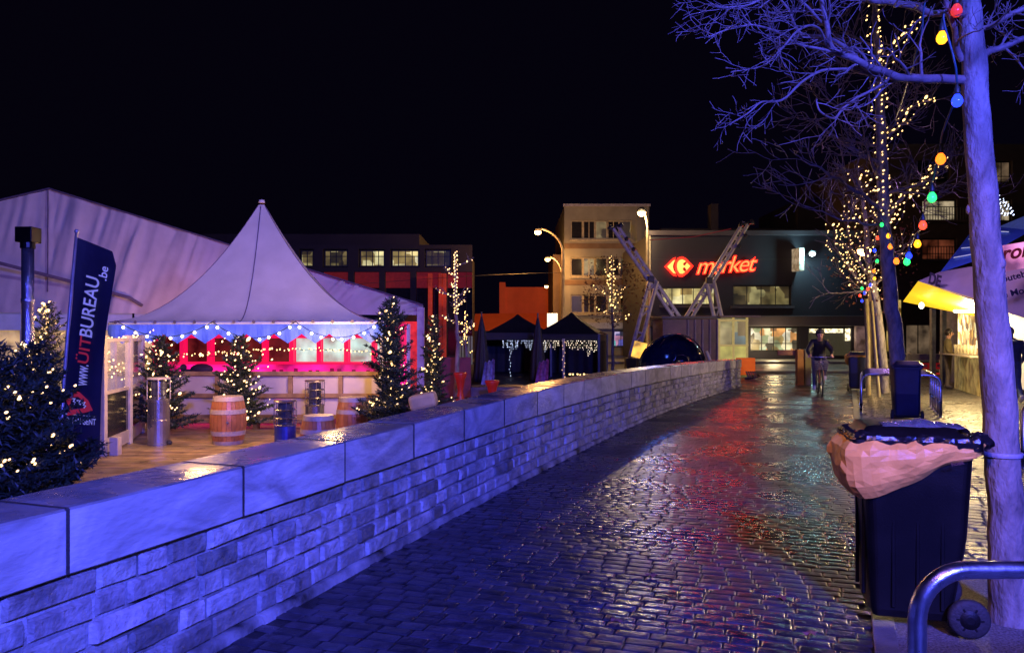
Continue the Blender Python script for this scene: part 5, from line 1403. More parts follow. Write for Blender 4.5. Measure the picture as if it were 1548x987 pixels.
mb = MB(); mb.tube([c+Vector((Rr*.93, -.35, .72)), c+Vector((Rr*1.02, -.4, .4)), c+Vector((Rr*1.05, -.35, .1))], .05, 8); mb.build('pale_rim', mat('pale_rim', (.55, .45, .35), rough=.4), dm, smooth=True)
# yellow light box on a stand
yb = thing('light_box', 'tilted square yellow light box left of the shiny dome', 'light box', P(965, 548, 29))
mb = MB(); mb.box(P(966, 529, 29), (.48, .12, .62), M=Matrix.Rotation(R(14), 3, 'Y')); mb.build('lit_face', mat('yellow_lit_face', (.9, .6, .1), emit=(1, .52, .06), es=1.5, estv=2), yb, bevel=.02)
mb = MB(); mb.tube([P(964, 540, 29), P(960, 575, 29)], .04, 6); mb.build('stand', m_alu, yb)

# --- black gazebos with icicle lights
m_blk = mat('black_canvas', (.012, .011, .014), rough=.65, var=.3, scale=2, bump=.3, bscale=6)
def gazebo(label, cx, Y, w_, eave_py, peak_py, rz=0.0):
    t = thing('gazebo', label, 'gazebo', (cx, Y, ZD)); ze = Zof(eave_py, Y); zp = Zof(peak_py, Y); h = w_/2
    Mz = Matrix.Rotation(rz, 3, 'Z'); c = Vector((cx, Y+h, 0))
    cs = [c+Mz@Vector((a*h, b*h, 0)) for a, b in ((-1, -1), (1, -1), (1, 1), (-1, 1))]
    mb = MB(); pk = Vector((c.x, c.y, zp))
    for k in range(4):
        A, B = cs[k], cs[(k+1) % 4]
        def f(u, v, A=A, B=B):
            e = A.lerp(B, u); p = Vector((pk.x, pk.y, 0)).lerp(e, .02+v*.98); p.z = lerp(zp, ze, v**.85)-.06*math.sin(math.pi*u)*v; return p
        mb.grid(f, 10, 10)
    mb.build('roof', m_blk, t, smooth=True)
    mb = MB()
    for k in range(4):
        A, B = cs[k], cs[(k+1) % 4]
        mb.add([A+Vector((0, 0, ze-.28)), B+Vector((0, 0, ze-.28)), B+Vector((0, 0, ze)), A+Vector((0, 0, ze))], [(0, 1, 2, 3)])
    mb.build('valance', m_blk, t)
    mb = MB()
    for k in (1, 2, 3):
        A, B = cs[k], cs[(k+1) % 4]
        def g(u, v, A=A, B=B):
            p = A.lerp(B, u); p.z = lerp(ZD, ze-.28, v); return p+Vector((.03*math.sin(u*30), .03*math.sin(u*37), 0))
        mb.grid(g, 30, 2)
    mb.build('side_curtains', m_blk, t, smooth=True)
    for k in range(4):
        mb = MB(); A = cs[k]; mb.bbox((A.x-.04, A.y-.04, ZD), (A.x+.04, A.y+.04, ze)); mb.build('leg', m_alu, t)
    return cs, ze
def icicles(label, a, b, ztop, m, prof, n=26):
    mb = MB(); rng = random.Random(len(label)); bs_ = MB()
    for i in range(n):
        u = (i+.5)/n; p = a.lerp(b, u); L_ = prof(u)*rng.uniform(.7, 1.15); k = max(1, int(L_/.075))
        x = p.x+rng.uniform(-.03, .03); mb.tube([(x, p.y, ztop), (x, p.y, ztop-L_)], .004, 3, cap=False)
        for j in range(k): bs_.ball((x+rng.uniform(-.04, .04), p.y-.02, ztop-.02-j*.08-rng.uniform(0, .03)), .012*rng.uniform(.6, 1.2), 1, 1, 1.2, 6, 4)
    mb.tube([Vector((a.x, a.y, ztop)), Vector((b.x, b.y, ztop))], .006, 4)
    t = mb.build('icicle_lights', m_wire, label=label, cat='icicle lights'); bs_.build('bulbs', m, t, kind='stuff')
cs, ze = gazebo('left black gazebo with cool white icicle lights', Xof(783, 30), 30, 2.6, 503, 474)
A, B = cs[0]+Vector((.2, -.1, 0)), cs[1]+Vector((0, -.1, 0))
icicles('cool bluish icicle lights under the left black gazebo', A+Vector((.45, 0, 0)), B-Vector((.15, 0, 0)), Zof(514, 30), m_cool, lambda u: .15+.35*abs(math.sin(u*7))+.35*(u > .75)*abs(math.sin(u*20)), 22)
cs, ze = gazebo('right black gazebo with warm white icicle lights', Xof(868, 29), 29, 2.5, 505, 471, R(-14))
icicles('warm white icicle lights under the right black gazebo', cs[0]+Vector((.15, -.12, 0)), cs[1]+Vector((-.05, -.12, 0)), Zof(514, 29), mat('icewhite_bulb', (.9, .9, .8), bump=0, emit=(1, .82, .56), es=3, sample=False), lambda u: .12+.38*abs(math.sin(u*6+.6))+.3*(u > .8), 26)
def post_lights(label, px, Y, z0, z1, r, lit=None):
    t = thing('light_post', label, 'light post', (Xof(px, Y), Y, ZD)); x = Xof(px, Y)
    mb = MB(); mb.tube([(x, Y, ZD), (x, Y, z1)], r, 8); mb.build('post', m_blk if r < .03 else m_fr2, t)
    mb = MB()
    for k in range(14): a = k*1.9; mb.ball((x+math.cos(a)*(r+.01), Y-abs(math.sin(a))*(r+.015), lerp(z0, z1, k/14)), .014, n=5, m=4)
    mb.build('bulbs', lit or m_cool, t)
post_lights('thin pole wound with cool lights before the left gazebo', 771, 29.8, ZD, Zof(515, 29.8), .02)
post_lights('pale post wound with warm lights before the right gazebo', 852, 28.6, ZD, Zof(512, 28.6), .05, m_warm)
def parasol(label, px, Y, top_py, wpx):
    t = thing('closed_parasol', label, 'parasol', (Xof(px, Y), Y, ZD), 'closed dark parasols'); x = Xof(px, Y); zt = Zof(top_py, Y); w_ = wpx/2/FX*Y
    mb = MB()
    prof = [(0, .02, 1), (.04, .10, 1), (.2, .42, 1), (.5, .8, 1), (.8, 1, 1), (.86, .95, 1), (.87, .3, 1)]
    vs = []; n = 32; H = zt+.0
    for f, r, _ in prof:
        for k in range(n):
            a = 2*math.pi*k/n; rr = w_*r*(1+.22*math.cos(8*a+f*2)); vs.append((x+rr*math.cos(a), Y+rr*math.sin(a), zt-f*(zt-ZD)))
    mb.add(vs, [(i*n+k, i*n+(k+1) % n, (i+1)*n+(k+1) % n, (i+1)*n+k) for i in range(len(prof)-1) for k in range(n)])
    mb.build('folded_canopy', m_blk, t, smooth=True)
    mb = MB(); mb.tube([(x, Y, ZD), (x, Y, zt+.06)], .025, 8); mb.build('pole', m_alu, t)
    mb = MB(); mb.lathe([(.3, ZD), (.3, ZD+.06), (.05, ZD+.1)], (x, Y, 0), 20); mb.build('base', m_alu, t)
parasol('closed dark parasol left of the left gazebo', 728, 26, 474, 22)
parasol('closed dark parasol between the two black gazebos', 813, 26, 476, 22)
# red stools and draped shapes left of gazebos
m_rstool = mat('red_stool_plastic', (.3, .015, .01), rough=.35, emit=(1, .03, .02), es=.06, sample=False)
def stool(label, px, py, Y, s=1.0):
    x = Xof(px, Y); z = Zof(py, Y); mb = MB()
    mb.lathe([(.17, ZD), (.15, ZD+.05), (.07, lerp(ZD, z, .45)), (.13, lerp(ZD, z, .8)), (.19, z-.03), (.18, z), (.01, z+.01)], (x, Y, 0), 20)
    mb.build('red_stool', m_rstool, label=label, cat='stool', smooth=True)
stool('waisted red glowing stool behind the wall, left of the cluster of parasols', 696, 563, 21)
stool('short red stool half hidden by the wall below the left gazebo', 744, 575, 19.5)
mb = MB(); mb.bbox((Xof(712, 22), 21.6, ZD), (Xof(792, 22), 22.6, .10)); mb.build('low_table', m_slat, label='low dark table behind the wall below the left gazebo', cat='table', bevel=.02)
m_dred = mat('dark_red_screen', (.15, .02, .03), rough=.6, var=.3)
mb = MB(); mb.bbox((Xof(662, 24), 24, ZD), (Xof(712, 24), 24.1, Zof(540, 24))); mb.build('red_screen', m_dred, label='dark red screen panel right of the narrow lit fir', cat='screen', bevel=.01)
for k, (px, col, lb) in enumerate([(730, (.22, .22, .42), 'bluish blanket folded at the foot of the left closed parasol'), (812, (.3, .1, .25), 'purple blanket folded at the foot of the right closed parasol')]):
    mb = MB(); p = P(px+6, 560, 24.5)
    def bl(u, v, p=p): return p+Vector((lerp(-.25, .22, u)*(1-.3*v)+.1*v, .07*math.sin(u*11)+.25*math.sin(v*3.1), lerp(-.75, .25, v)+.12*u*v+.03*math.sin(u*17)))
    mb.grid(bl, 16, 8)
    mb.build('blanket', mat('blanket%d' % k, col, rough=.8, var=.5, scale=9), label=lb, cat='blanket', smooth=True)
fairy('row of tiny white lights low on the wall top below the right gazebo', [([P(858, 566, 22), P(890, 566, 22)], 1)], 9, .018, m_warm, .03)

# --- small lit trees
def small_tree(label, px, base_py, top_py, Y, lf=0, twn=8, spread=1.0, zb=ZD):
    x = Xof(px, Y); zt = Zof(top_py, Y); H = zt-zb; t = thing('small_tree', label, 'tree', (x, Y, zb))
    q = wob([Vector((x, Y, zb)), Vector((x+.05, Y, zb+H*.4)), Vector((x-.03, Y, zb+H*.7)), Vector((x, Y, zt))], 5, .05, px)
    mb = MB(); mb.tube(q, [lerp(.08, .015, i/(len(q)-1)) for i in range(len(q))], 8); mb.build('trunk', m_bark, t, smooth=True)
    mb = MB(); paths = [(q[len(q)//2:], .4)]
    for k in range(twn):
        i = int(lerp(.45, .95, k/twn)*(len(q)-1)); an = k*2.4; d = Vector((math.cos(an), math.sin(an)*.5, .45)); tips = []
        L_ = spread*U(.6, 1.1)*(1-.4*k/twn); e = q[i]+d*L_; mid = q[i]+d*L_*.5+Vector((0, 0, -.05)); pl = wob([q[i], mid, e], 4, .06, k)
        mb.tube(pl, [lerp(.03, .008, j/(len(pl)-1)) for j in range(len(pl))], 5, cap=False); paths.append((pl, .6/twn))
        for r_ in range(3): grow(mb, pl[3+r_], d+Vector((random.gauss(0, .5), random.gauss(0, .5), .3)), L_*.5, .01, 1, .12, rmin=.007, kids=(1, 2))
    mb.build('branches', m_twig, t)
    return t, paths, q
t_, p_, q_ = small_tree('slim bare tree wrapped in lights right of the pagoda tent', 689, 600, 380, 22, twn=9, spread=.85)
fairy('warm light string winding up the slim bare tree by the office block', p_, 130, .016, m_warm, .05)
t_, p_, q_ = small_tree('small tree with brown leaves in front of the beige block', 925, 560, 388, 33, twn=9, spread=1.0)
leaves(t_, Vector((Xof(928, 33), 33, Zof(440, 33))), (1.5, 1.2, 1.6), 1500, .06, m_leaf)
fairy('warm lights in the small brown-leaved tree before the beige block', p_, 90, .022, m_warm, .12)
t_, p_, q_ = small_tree('little tree whose lights trail down left of the left closed parasol', 704, 600, 470, 27, twn=5, spread=.4)
fairy('warm lights trailing down the little tree beside the left parasol', p_, 45, .016, mat('amber_bulb', (.9, .7, .3), bump=0, emit=(1, .6, .15), es=6, sample=False), .05)
fairy('cool white light squiggle hanging behind the near trunk at the upper right', [([P(1508, 295, 24), P(1512, 315, 24), P(1520, 325, 24), P(1530, 322, 24)], .6), ([P(1514, 300, 24), P(1524, 312, 24), P(1530, 325, 24)], .4)], 40, .016, m_cool, .06)

# --- wooden post frame and barriers
m_owood = mat('orange_timber', (.40, .15, .05), rough=.5, var=.25, scale=3)
pf = thing('timber_gate', 'orange-brown timber rail on thick posts in front of the shop window', 'barrier', (Xof(1210, 24), 24, 0))
for px, m_ in ((1208.5, m_owood), (1220, m_pole)):
    mb = MB(); x = Xof(px, 24); mb.bbox((x-.1, 24-.1, -.02), (x+.1, 24.1, 1.12)); mb.build('post', m_, pf, bevel=.01)
mb = MB(); mb.bbox((Xof(1178, 24), 24.12, .93), (Xof(1216, 24), 24.2, 1.1)); mb.build('rail', m_owood, pf, bevel=.01)
for k, (px, lb) in enumerate([(1400, 'red and white road barrier left of the standing person'), (1450, 'red and white road barrier right of the standing person')]):
    Y = 30; bt = thing('road_barrier', lb, 'barrier', (Xof(px, Y), Y, 0)); x = Xof(px, Y)
    m_rw = mat('barrier_red', (.5, .03, .03), rough=.4, emit=(1, .03, .04), es=.12, sample=False); m_ww = mat('barrier_white', (.55, .5, .5), rough=.4)
    for z, m_ in ((.36, m_rw), (.72, m_ww)):
        mb = MB(); mb.bbox((x-.75, Y, z-.14), (x+.75, Y+.05, z+.10)); mb.build('plank', m_, bt, bevel=.01)
    for s_ in (-1, 1):
        mb = MB(); mb.bbox((x+s_*.6-.03, Y+.06, 0), (x+s_*.6+.03, Y+.1, .92)); mb.build('upright', m_ww, bt)
        mb = MB(); mb.bbox((x+s_*.6-.08, Y-.3, 0), (x+s_*.6+.08, Y+.4, .06)); mb.build('foot', m_rw, bt)
    mb = MB()
    for q in range(5): mb.bbox((x-.6+q*.26, Y-.006, .30), (x-.48+q*.26, Y-.003, .40))
    mb.build('white_stripes', m_ww, bt)
# ============================================================ market stall on the right
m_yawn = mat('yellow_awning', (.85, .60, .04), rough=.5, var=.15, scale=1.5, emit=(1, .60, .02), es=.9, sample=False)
m_gfas = mat('grey_fascia_cloth', (.42, .38, .46), rough=.55, var=.12, scale=2, bump=.15, bscale=6)
m_blueroof = mat('blue_canopy', (.05, .15, .75), rough=.45, var=.15, scale=2, bump=.15, bscale=6)
m_wpan = mat('stall_white_panel', (.55, .57, .66), rough=.35, var=.1, scale=1)
m_prod = goods_mat('stall_goods', [(1, .75, .3), (.6, .3, .08), (1, .85, .45), (.3, .12, .03), (1, .95, .7), (.8, .45, .1), (.2, .1, .05)], 1.6, 6)
st = thing('market_stall', 'bright food stall with yellow-lit awning and blue striped canopy behind the near trunk', 'market stall', (13.5, 20, 0))
A = P(1388, 425, 18.5); B = P(1490, 457, 16.2); Cc = P(1492, 482, 19.5); D = P(1365, 456, 21.0)
mb = MB()
mb.grid(lambda u, v: A.lerp(B, u).lerp(D.lerp(Cc, u), v)+Vector((0, 0, -.05*math.sin(math.pi*u)*math.sin(math.pi*v))), 12, 8)
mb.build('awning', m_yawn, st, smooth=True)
E = P(1420, 411, 18.7); F_ = P(1560, 388, 15.6); B2 = P(1580, 492, 14.6)
mb = MB(); mb.grid(lambda u, v: A.lerp(B2, u).lerp(E.lerp(F_, u), v), 14, 4); mb.build('fascia', m_gfas, st, smooth=True)
# blue canopy over the fascia with white stripes
G1 = P(1421, 412, 18.6); G2 = P(1482, 392, 17.4); G3 = P(1560, 348, 17.5); G4 = P(1476, 340, 20.5)
mb = MB(); mb.grid(lambda u, v: G1.lerp(G2, u).lerp(G1.lerp(G4, 1).lerp(G3, u), v), 8, 8); mb.build('canopy', m_blueroof, st, smooth=True)
mb = MB(); H1 = P(1478, 356, 20.6); H2 = P(1570, 318, 19.5); H3 = P(1570, 346, 17.6); H4 = P(1482, 378, 18)
mb.grid(lambda u, v: H4.lerp(H3, u).lerp(H1.lerp(H2, u), v), 8, 4); mb.build('canopy_top', mat('blue_canvas_lit', (.15, .22, .7), rough=.5, emit=(.15, .25, 1), es=.12, sample=False), st, smooth=True)
for k in range(4):
    a = G1.lerp(G4, .25+.2*k); b = G2.lerp(G3, .25+.2*k)
    a = a.lerp(b, .08); b = a.lerp(b, .7); mb = MB(); n_ = Vector((-.02, -.06, .03)); w_ = (G4-G1).normalized()*.028
    mb.quad(a-w_+n_, b-w_+n_, b+w_+n_, a+w_+n_); mb.build('stripe', mat('lit_stripe', (.8, .8, .9), emit=(.6, .7, 1), es=.5, sample=False), st)
# pink glowing sign
m_pinks = mat('pink_sign', (.8, .3, .5), rough=.4, emit=(1, .35, .75), es=1.0, estv=1.2)
S1 = P(1474, 418, 16.0); S2 = P(1570, 402, 14.9); S3 = P(1570, 362, 14.9); S4 = P(1476, 378, 16.0)
mb = MB(); mb.add([S1, S2, S3, S4], [(0, 1, 2, 3)]); mb.add([S1+Vector((0, .08, 0)), S2+Vector((0, .08, 0)), S3+Vector((0, .08, 0)), S4+Vector((0, .08, 0))], [(0, 1, 2, 3)]); mb.build('lit_sign', m_pinks, st)
m_txt = mat('red_script', (.5, .02, .04), rough=.5, bump=0)
t_ = text_mesh('meron', .40, frame_M(P(1514, 385, 15.45)+Vector((0, -.04, 0)), (S2-S1), (0, 0, 1)), extrude=.004, shear=.3, bold=.01); t_.build('sign_lettering', m_txt, st)
m_dtx = mat('dark_lettering', (.03, .02, .06), rough=.6, bump=0)
d_ = (B2-A).normalized(); t_ = text_mesh('DE', .36, frame_M(A.lerp(B2, .17)+Vector((-.06, -.06, .16)), d_, (0, 0, 1)), extrude=.004, bold=.012); t_.build('fascia_lettering', m_dtx, st)
t_ = text_mesh('Smoutebollen', .17, frame_M(P(1534, 418, 14.8)+Vector((-.05, -.16, 0)), (1, -.6, .30), (0, 0, 1)), extrude=.003, bold=.004); t_.build('fascia_lettering', m_dtx, st)
t_ = text_mesh('de Mont', .17, frame_M(P(1530, 443, 14.8)+Vector((-.05, -.16, 0)), (1, -.6, .30), (0, 0, 1)), extrude=.003, bold=.004); t_.build('fascia_lettering', m_dtx, st)
# body: white near panel, goods wall, counter
mb = MB(); q0 = P(1494, 505, 19.0); q1 = P(1700, 505, 17.2)
mb.add([(q0.x, q0.y, .25), (q1.x, q1.y, .25), (q1.x, q1.y, 2.6), (q0.x, q0.y, 2.35)], [(0, 1, 2, 3)]); mb.build('side_panel', m_wpan, st)
w0 = P(1448, 505, 22.5); w1 = P(1494, 505, 19.1)
mb = MB(); mb.add([(w0.x, w0.y, 1.05), (w1.x, w1.y, 1.05), (w1.x, w1.y, 2.3), (w0.x, w0.y, 2.5)], [(0, 1, 2, 3)]); mb.build('goods_display', m_prod, st)
mb = MB(); mb.add([(w0.x-.1, w0.y, 0), (w1.x-.1, w1.y, 0), (w1.x-.1, w1.y, 1.03), (w0.x-.1, w0.y, 1.03)], [(0, 1, 2, 3)]); mb.build('counter_front', mat('counter_front', (.4, .3, .12), rough=.5, emit=(1, .7, .2), es=.15, estv=4, sample=False), st)
mb = MB(); mb.add([(w0.x-.5, w0.y, 1.04), (w1.x-.45, w1.y, 1.04), (w1.x, w1.y, 1.04), (w0.x, w0.y, 1.04)], [(0, 1, 2, 3)]); mb.build('counter_top', m_cream, st, solid=.03)
for px, Y in ((1410, 26), (1426, 25)):
    mb = MB(); p = P(px, 505, Y); mb.bbox((p.x-.07, p.y-.07, 0), (p.x+.07, p.y+.07, Zof(466, Y))); mb.build('pole', mat('stall_pole', (.3, .32, .35), rough=.4, metal=.6), st)
mb = MB(); p0 = P(1424, 505, 26); p1 = P(1448, 505, 25); mb.add([(p0.x, p0.y, 0), (p1.x, p1.y, 0), (p1.x, p1.y, 2.4), (p0.x, p0.y, 2.4)], [(0, 1, 2, 3)]); mb.build('back_panel', mat('lit_side', (.4, .4, .36), rough=.5), st)
m_tube = mat('tube_light', (1, .95, .8), bump=0, emit=(1, .85, .5), es=14)
mb = MB(); mb.tube([P(1444, 470, 19.6), P(1476, 470, 18.4)], .05, 8); mb.build('tube_light', m_tube, st)
mb = MB(); p = P(1393, 462, 19.5); mb.ball(p, .06, 1, 1, 1.4); mb.build('hanging_bulb', m_tube, st)
for i in range(6):
    q = w0.lerp(w1, .35+i*.11)+Vector((-.33, 0, 0)); mb = MB(); mb.lathe([(.035, 1.075), (.05, 1.3), (.045, 1.31)], (q.x, q.y, 0), 12)
    mb.build('paper_cup_stack', mat('paper_cup', (.7, .62, .45), rough=.5), label=['first', 'second', 'third', 'fourth', 'fifth', 'sixth'][i]+' tall paper cup stack from the far end of the stall counter', cat='cup stack', group='paper cup stacks on the stall counter', smooth=True)

# ============================================================ people and bicycle
m_skin = mat('skin', (.45, .24, .17), rough=.5, var=.1, bump=.05)
def human(name, label, J, mats_of, loc, rz, rad=None, hood=None, hair=None):
    """one continuous skinned body grown over a posed skeleton (local: facing -y)"""
    Rd = dict(pelvis=.145, waist=.135, chest=.165, neckb=.085, neck=.058, head0=.078, head1=.098, head2=.075, shL=.085, shR=.085, elL=.055, elR=.055, wrL=.036, wrR=.036, paL=.040, paR=.040,
              hiL=.105, hiR=.105, knL=.072, knR=.072, anL=.048, anR=.048, heL=.045, heR=.045, toL=.035, toR=.035)
    if rad: Rd.update(rad)
    E = [('pelvis', 'waist'), ('waist', 'chest'), ('chest', 'neckb'), ('neckb', 'neck'), ('neck', 'head0'), ('head0', 'head1'), ('head1', 'head2')]
    for s in 'LR': E += [('chest', 'sh'+s), ('sh'+s, 'el'+s), ('el'+s, 'wr'+s), ('wr'+s, 'pa'+s), ('pelvis', 'hi'+s), ('hi'+s, 'kn'+s), ('kn'+s, 'an'+s), ('an'+s, 'he'+s), ('an'+s, 'to'+s)]
    J = {k: Vector(v) for k, v in J.items()}
    for s in 'LR':     # fingers and thumb from the palm
        d = (J['pa'+s]-J['wr'+s]).normalized(); sd = d.cross(Vector((0, 1, .2))).normalized(); up_ = d.cross(sd)
        for k in range(4):
            o = J['pa'+s]+sd*(.027-.018*k)+d*.03; l = (.036, .042, .040, .030)[k]
            a, b_, c = 'f%s%d0' % (s, k), 'f%s%d1' % (s, k), 'f%s%d2' % (s, k)
            J[a] = o; J[b_] = o+d*l+up_*.010; J[c] = o+d*l*1.5+up_*.035
            for q in (a, b_, c): Rd[q] = .0095
            E += [('pa'+s, a), (a, b_), (b_, c)]
        J['t%s0' % s] = J['wr'+s].lerp(J['pa'+s], .5)+sd*.035+up_*.01; J['t%s1' % s] = J['t%s0' % s]+d*.035+sd*.015+up_*.02
        Rd['t%s0' % s] = .013; Rd['t%s1' % s] = .010; E += [('pa'+s, 't%s0' % s), ('t%s0' % s, 't%s1' % s)]
    names = list(J.keys()); idx = {n: i for i, n in enumerate(names)}
    me = bpy.data.meshes.new('b'); me.from_pydata([J[n] for n in names], [(idx[a], idx[b_]) for a, b_ in E], [])
    ob = bpy.data.objects.new('b', me); COL.objects.link(ob)
    ob.modifiers.new('s', 'SKIN'); 
    sv = me.skin_vertices[0].data
    for n in names: r = Rd[n]; sv[idx[n]].radius = (r, r); sv[idx[n]].use_root = (n == 'pelvis')
    sb = ob.modifiers.new('ss', 'SUBSURF'); sb.levels = 2; sb.render_levels = 2
    dg = bpy.context.evaluated_depsgraph_get(); me2 = bpy.data.meshes.new_from_object(ob.evaluated_get(dg))
    bpy.data.objects.remove(ob)
    root = thing(name, label, 'person', (0, 0, 0))
    segs = [(J[a], J[b_], a, b_) for a, b_ in E]
    mlist = list(dict.fromkeys(mats_of.values())); me2.materials.clear()
    for m in mlist: me2.materials.append(m)
    def region(c):
        best = None
        for p, q, a, b_ in segs:
            d = q-p; t = max(0, min(1, (c-p).dot(d)/max(1e-9, d.length_squared))); ds = (c-(p+d*t)).length
            if best is None or ds < best[0]: best = (ds, a, b_, t)
        _, a, b_, t = best
        if b_.startswith(('head', )) or a.startswith('head') or (a == 'neckb' and t > .7): return 'head'
        if b_.startswith(('f', 't', 'pa')) and not b_.startswith('to'): return 'hand'
        if b_[:2] in ('he', 'to'): return 'shoe'
        if b_[:2] in ('kn', 'an'): return 'leg'
        if b_[:2] == 'hi': return 'leg' if t > .6 else 'leg'
        return 'top' if c.z > J['pelvis'].z-.06 else 'leg'
    for p in me2.polygons: p.material_index = mlist.index(mats_of[region(p.center)]); p.use_smooth = True
    for v in me2.vertices:     # cloth folds
        v.co += v.co.normalized()*.006*noise.noise(v.co*14)
    bo = bpy.data.objects.new('body', me2); COL.objects.link(bo); bo.parent = root; WORLD[bo.name] = Vector((0, 0, 0))
    h0, h1, h2 = J['head0'], J['head1'], J['head2']; up_ = (h2-h0).normalized(); fw = Vector((0, -1, 0)); fw = (fw-up_*fw.dot(up_)).normalized(); sd = up_.cross(fw)
    Mh = Matrix((sd, -fw, up_)).transposed()
    if not hood or hood == 'cap' or True:
        mb = MB(); c = h1+fw*.088
        mb.ball(c+fw*.012-up_*.012, .017, .8, 1.1, 1.5, 8, 6, M=Mh); mb.ball(c-up_*.058-fw*.004, .02, 1.4, .5, .35, 8, 6, M=Mh)
        for s in (-1, 1): mb.ball(h1+sd*s*.095, .024, .4, .8, 1.3, 8, 6, M=Mh)
        mb.build('face_features', m_skin, root, smooth=True)
        mb = MB(); 
        for s in (-1, 1): mb.ball(c+sd*s*.033+up_*.018-fw*.004, .011, n=8, m=6)
        mb.build('eyes', m_dkglass, root, smooth=True)
    if hair or hood:
        mb = MB(); mb.ball(h1+up_*.03-fw*.018, .118 if hood else .108, 1, 1.05, 1.08, 18, 14, M=Mh)
        lim = (h1+fw*.035)
        vs = []
        for v in mb.v:
            v = Vector(v); r = v-lim
            if r.dot(fw) > 0 and r.dot(up_) < .055: v = v-fw*min(r.dot(fw), .14)*1.0
            vs.append(tuple(v+Vector((1, 1, 1))*.006*noise.noise(v*25)))
        mb.v = vs
        mb.build('hood' if hood else 'hair', hood or hair, root, smooth=True)
    root.location = loc; root.rotation_euler = (0, 0, rz)
    return root
m_coat = mat('black_jacket', (.010, .010, .014), rough=.6, var=.3)
m_navy = mat('navy_coat', (.02, .03, .12), rough=.6, var=.3)
m_jean = mat('blue_jeans', (.03, .06, .20), rough=.7, var=.3)
m_olive = mat('olive_coat', (.13, .10, .045), rough=.7, var=.3); m_brownt = mat('brown_trousers', (.10, .075, .05), rough=.7)
m_shoe = mat('pale_trainers', (.45, .45, .48), rough=.5); m_dshoe = mat('dark_shoes', (.04, .03, .03), rough=.5)
m_hair = mat('dark_hair', (.02, .014, .01), rough=.5); m_ghair = mat('grey_hair', (.18, .18, .2), rough=.6)
# standing person by the stall, seen from behind left, hands in front
J = dict(pelvis=(0, 0, .94), waist=(0, .0, 1.10), chest=(0, .01, 1.30), neckb=(0, .0, 1.42), neck=(0, -.01, 1.49), head0=(0, -.03, 1.55), head1=(0, -.04, 1.62), head2=(0, -.035, 1.69),
         shL=(.17, .01, 1.38), shR=(-.17, .01, 1.38), elL=(.24, .0, 1.12), elR=(-.24, .0, 1.12), wrL=(.17, -.18, 1.0), wrR=(-.17, -.18, 1.0), paL=(.11, -.24, 1.0), paR=(-.11, -.24, 1.0),
         hiL=(.09, 0, .88), hiR=(-.09, 0, .88), knL=(.10, -.02, .48), knR=(-.09, -.01, .48), anL=(.11, .02, .09), anR=(-.09, .02, .09), heL=(.11, .06, .045), heR=(-.09, .06, .045), toL=(.12, -.13, .035), toR=(-.10, -.13, .035))
human('person', 'person in an olive coat standing before the bright stall counter', J, dict(head=m_skin, hand=m_skin, top=m_olive, leg=m_brownt, shoe=m_dshoe), (Xof(1433, 22.2), 22.2, 0), R(60), hair=m_hair)
# walking person in blue, seen from behind
J2 = dict(J); J2.update(dict(head0=(.03, -.10, 1.56), head1=(.035, -.13, 1.63), head2=(.035, -.14, 1.70), neck=(.02, -.06, 1.50), neckb=(.01, -.03, 1.43), chest=(0, .0, 1.30),
          elL=(.25, .06, 1.12), elR=(-.25, .0, 1.12), wrL=(.24, -.04, .90), wrR=(-.22, -.12, .95), paL=(.23, -.07, .82), paR=(-.20, -.17, .90),
          knL=(.10, -.20, .52), anL=(.12, -.22, .10), heL=(.12, -.17, .06), toL=(.13, -.36, .05), knR=(-.09, .03, .49), anR=(-.10, .24, .14), heR=(-.10, .30, .15), toR=(-.11, .13, .04)))
human('person', 'person in a hooded navy coat and blue jeans walking behind the near trunk', J2, dict(head=m_skin, hand=m_skin, top=m_navy, leg=m_jean, shoe=m_shoe), (Xof(1531, 17.6), 17.6, 0), R(165), hair=m_ghair, rad=dict(chest=.185, waist=.165, pelvis=.16, shL=.10, shR=.10))
# cyclist facing the camera, leaning on the handlebar
J3 = dict(pelvis=(0, .32, .98), waist=(0, .24, 1.13), chest=(0, .08, 1.31), neckb=(0, -.04, 1.42), neck=(0, -.09, 1.47), head0=(0, -.14, 1.52), head1=(0, -.17, 1.585), head2=(0, -.17, 1.66),
          shL=(.18, .02, 1.37), shR=(-.18, .02, 1.37), elL=(.30, -.10, 1.16), elR=(-.30, -.10, 1.16), wrL=(.27, -.30, 1.04), wrR=(-.27, -.30, 1.04), paL=(.262, -.36, 1.02), paR=(-.262, -.36, 1.02),
          hiL=(.10, .30, .93), hiR=(-.10, .30, .93), knL=(.13, -.12, .86), knR=(-.12, -.02, .62), anL=(.12, .0, .46), anR=(-.12, .12, .20), heL=(.12, .06, .42), heR=(-.12, .18, .17), toL=(.13, -.13, .40), toR=(-.13, -.03, .13))
CY = (Xof(1239, 20.2), 20.2, 0.0); CR = R(-17)
human('person', 'cyclist in a black hooded jacket riding towards the camera down the cobbles', J3, dict(head=m_skin, hand=m_skin, top=m_coat, leg=mat('grey_jeans', (.06, .06, .09), rough=.7), shoe=m_shoe), CY, CR, hood=m_coat, rad=dict(chest=.19, waist=.17, shL=.10, shR=.10, elL=.07, elR=.07))
bk = thing('bicycle', 'city bicycle with a pale basket ridden head-on by the cyclist', 'bicycle', (0, 0, 0))
Rx = Matrix.Rotation(R(90), 3, 'Y')
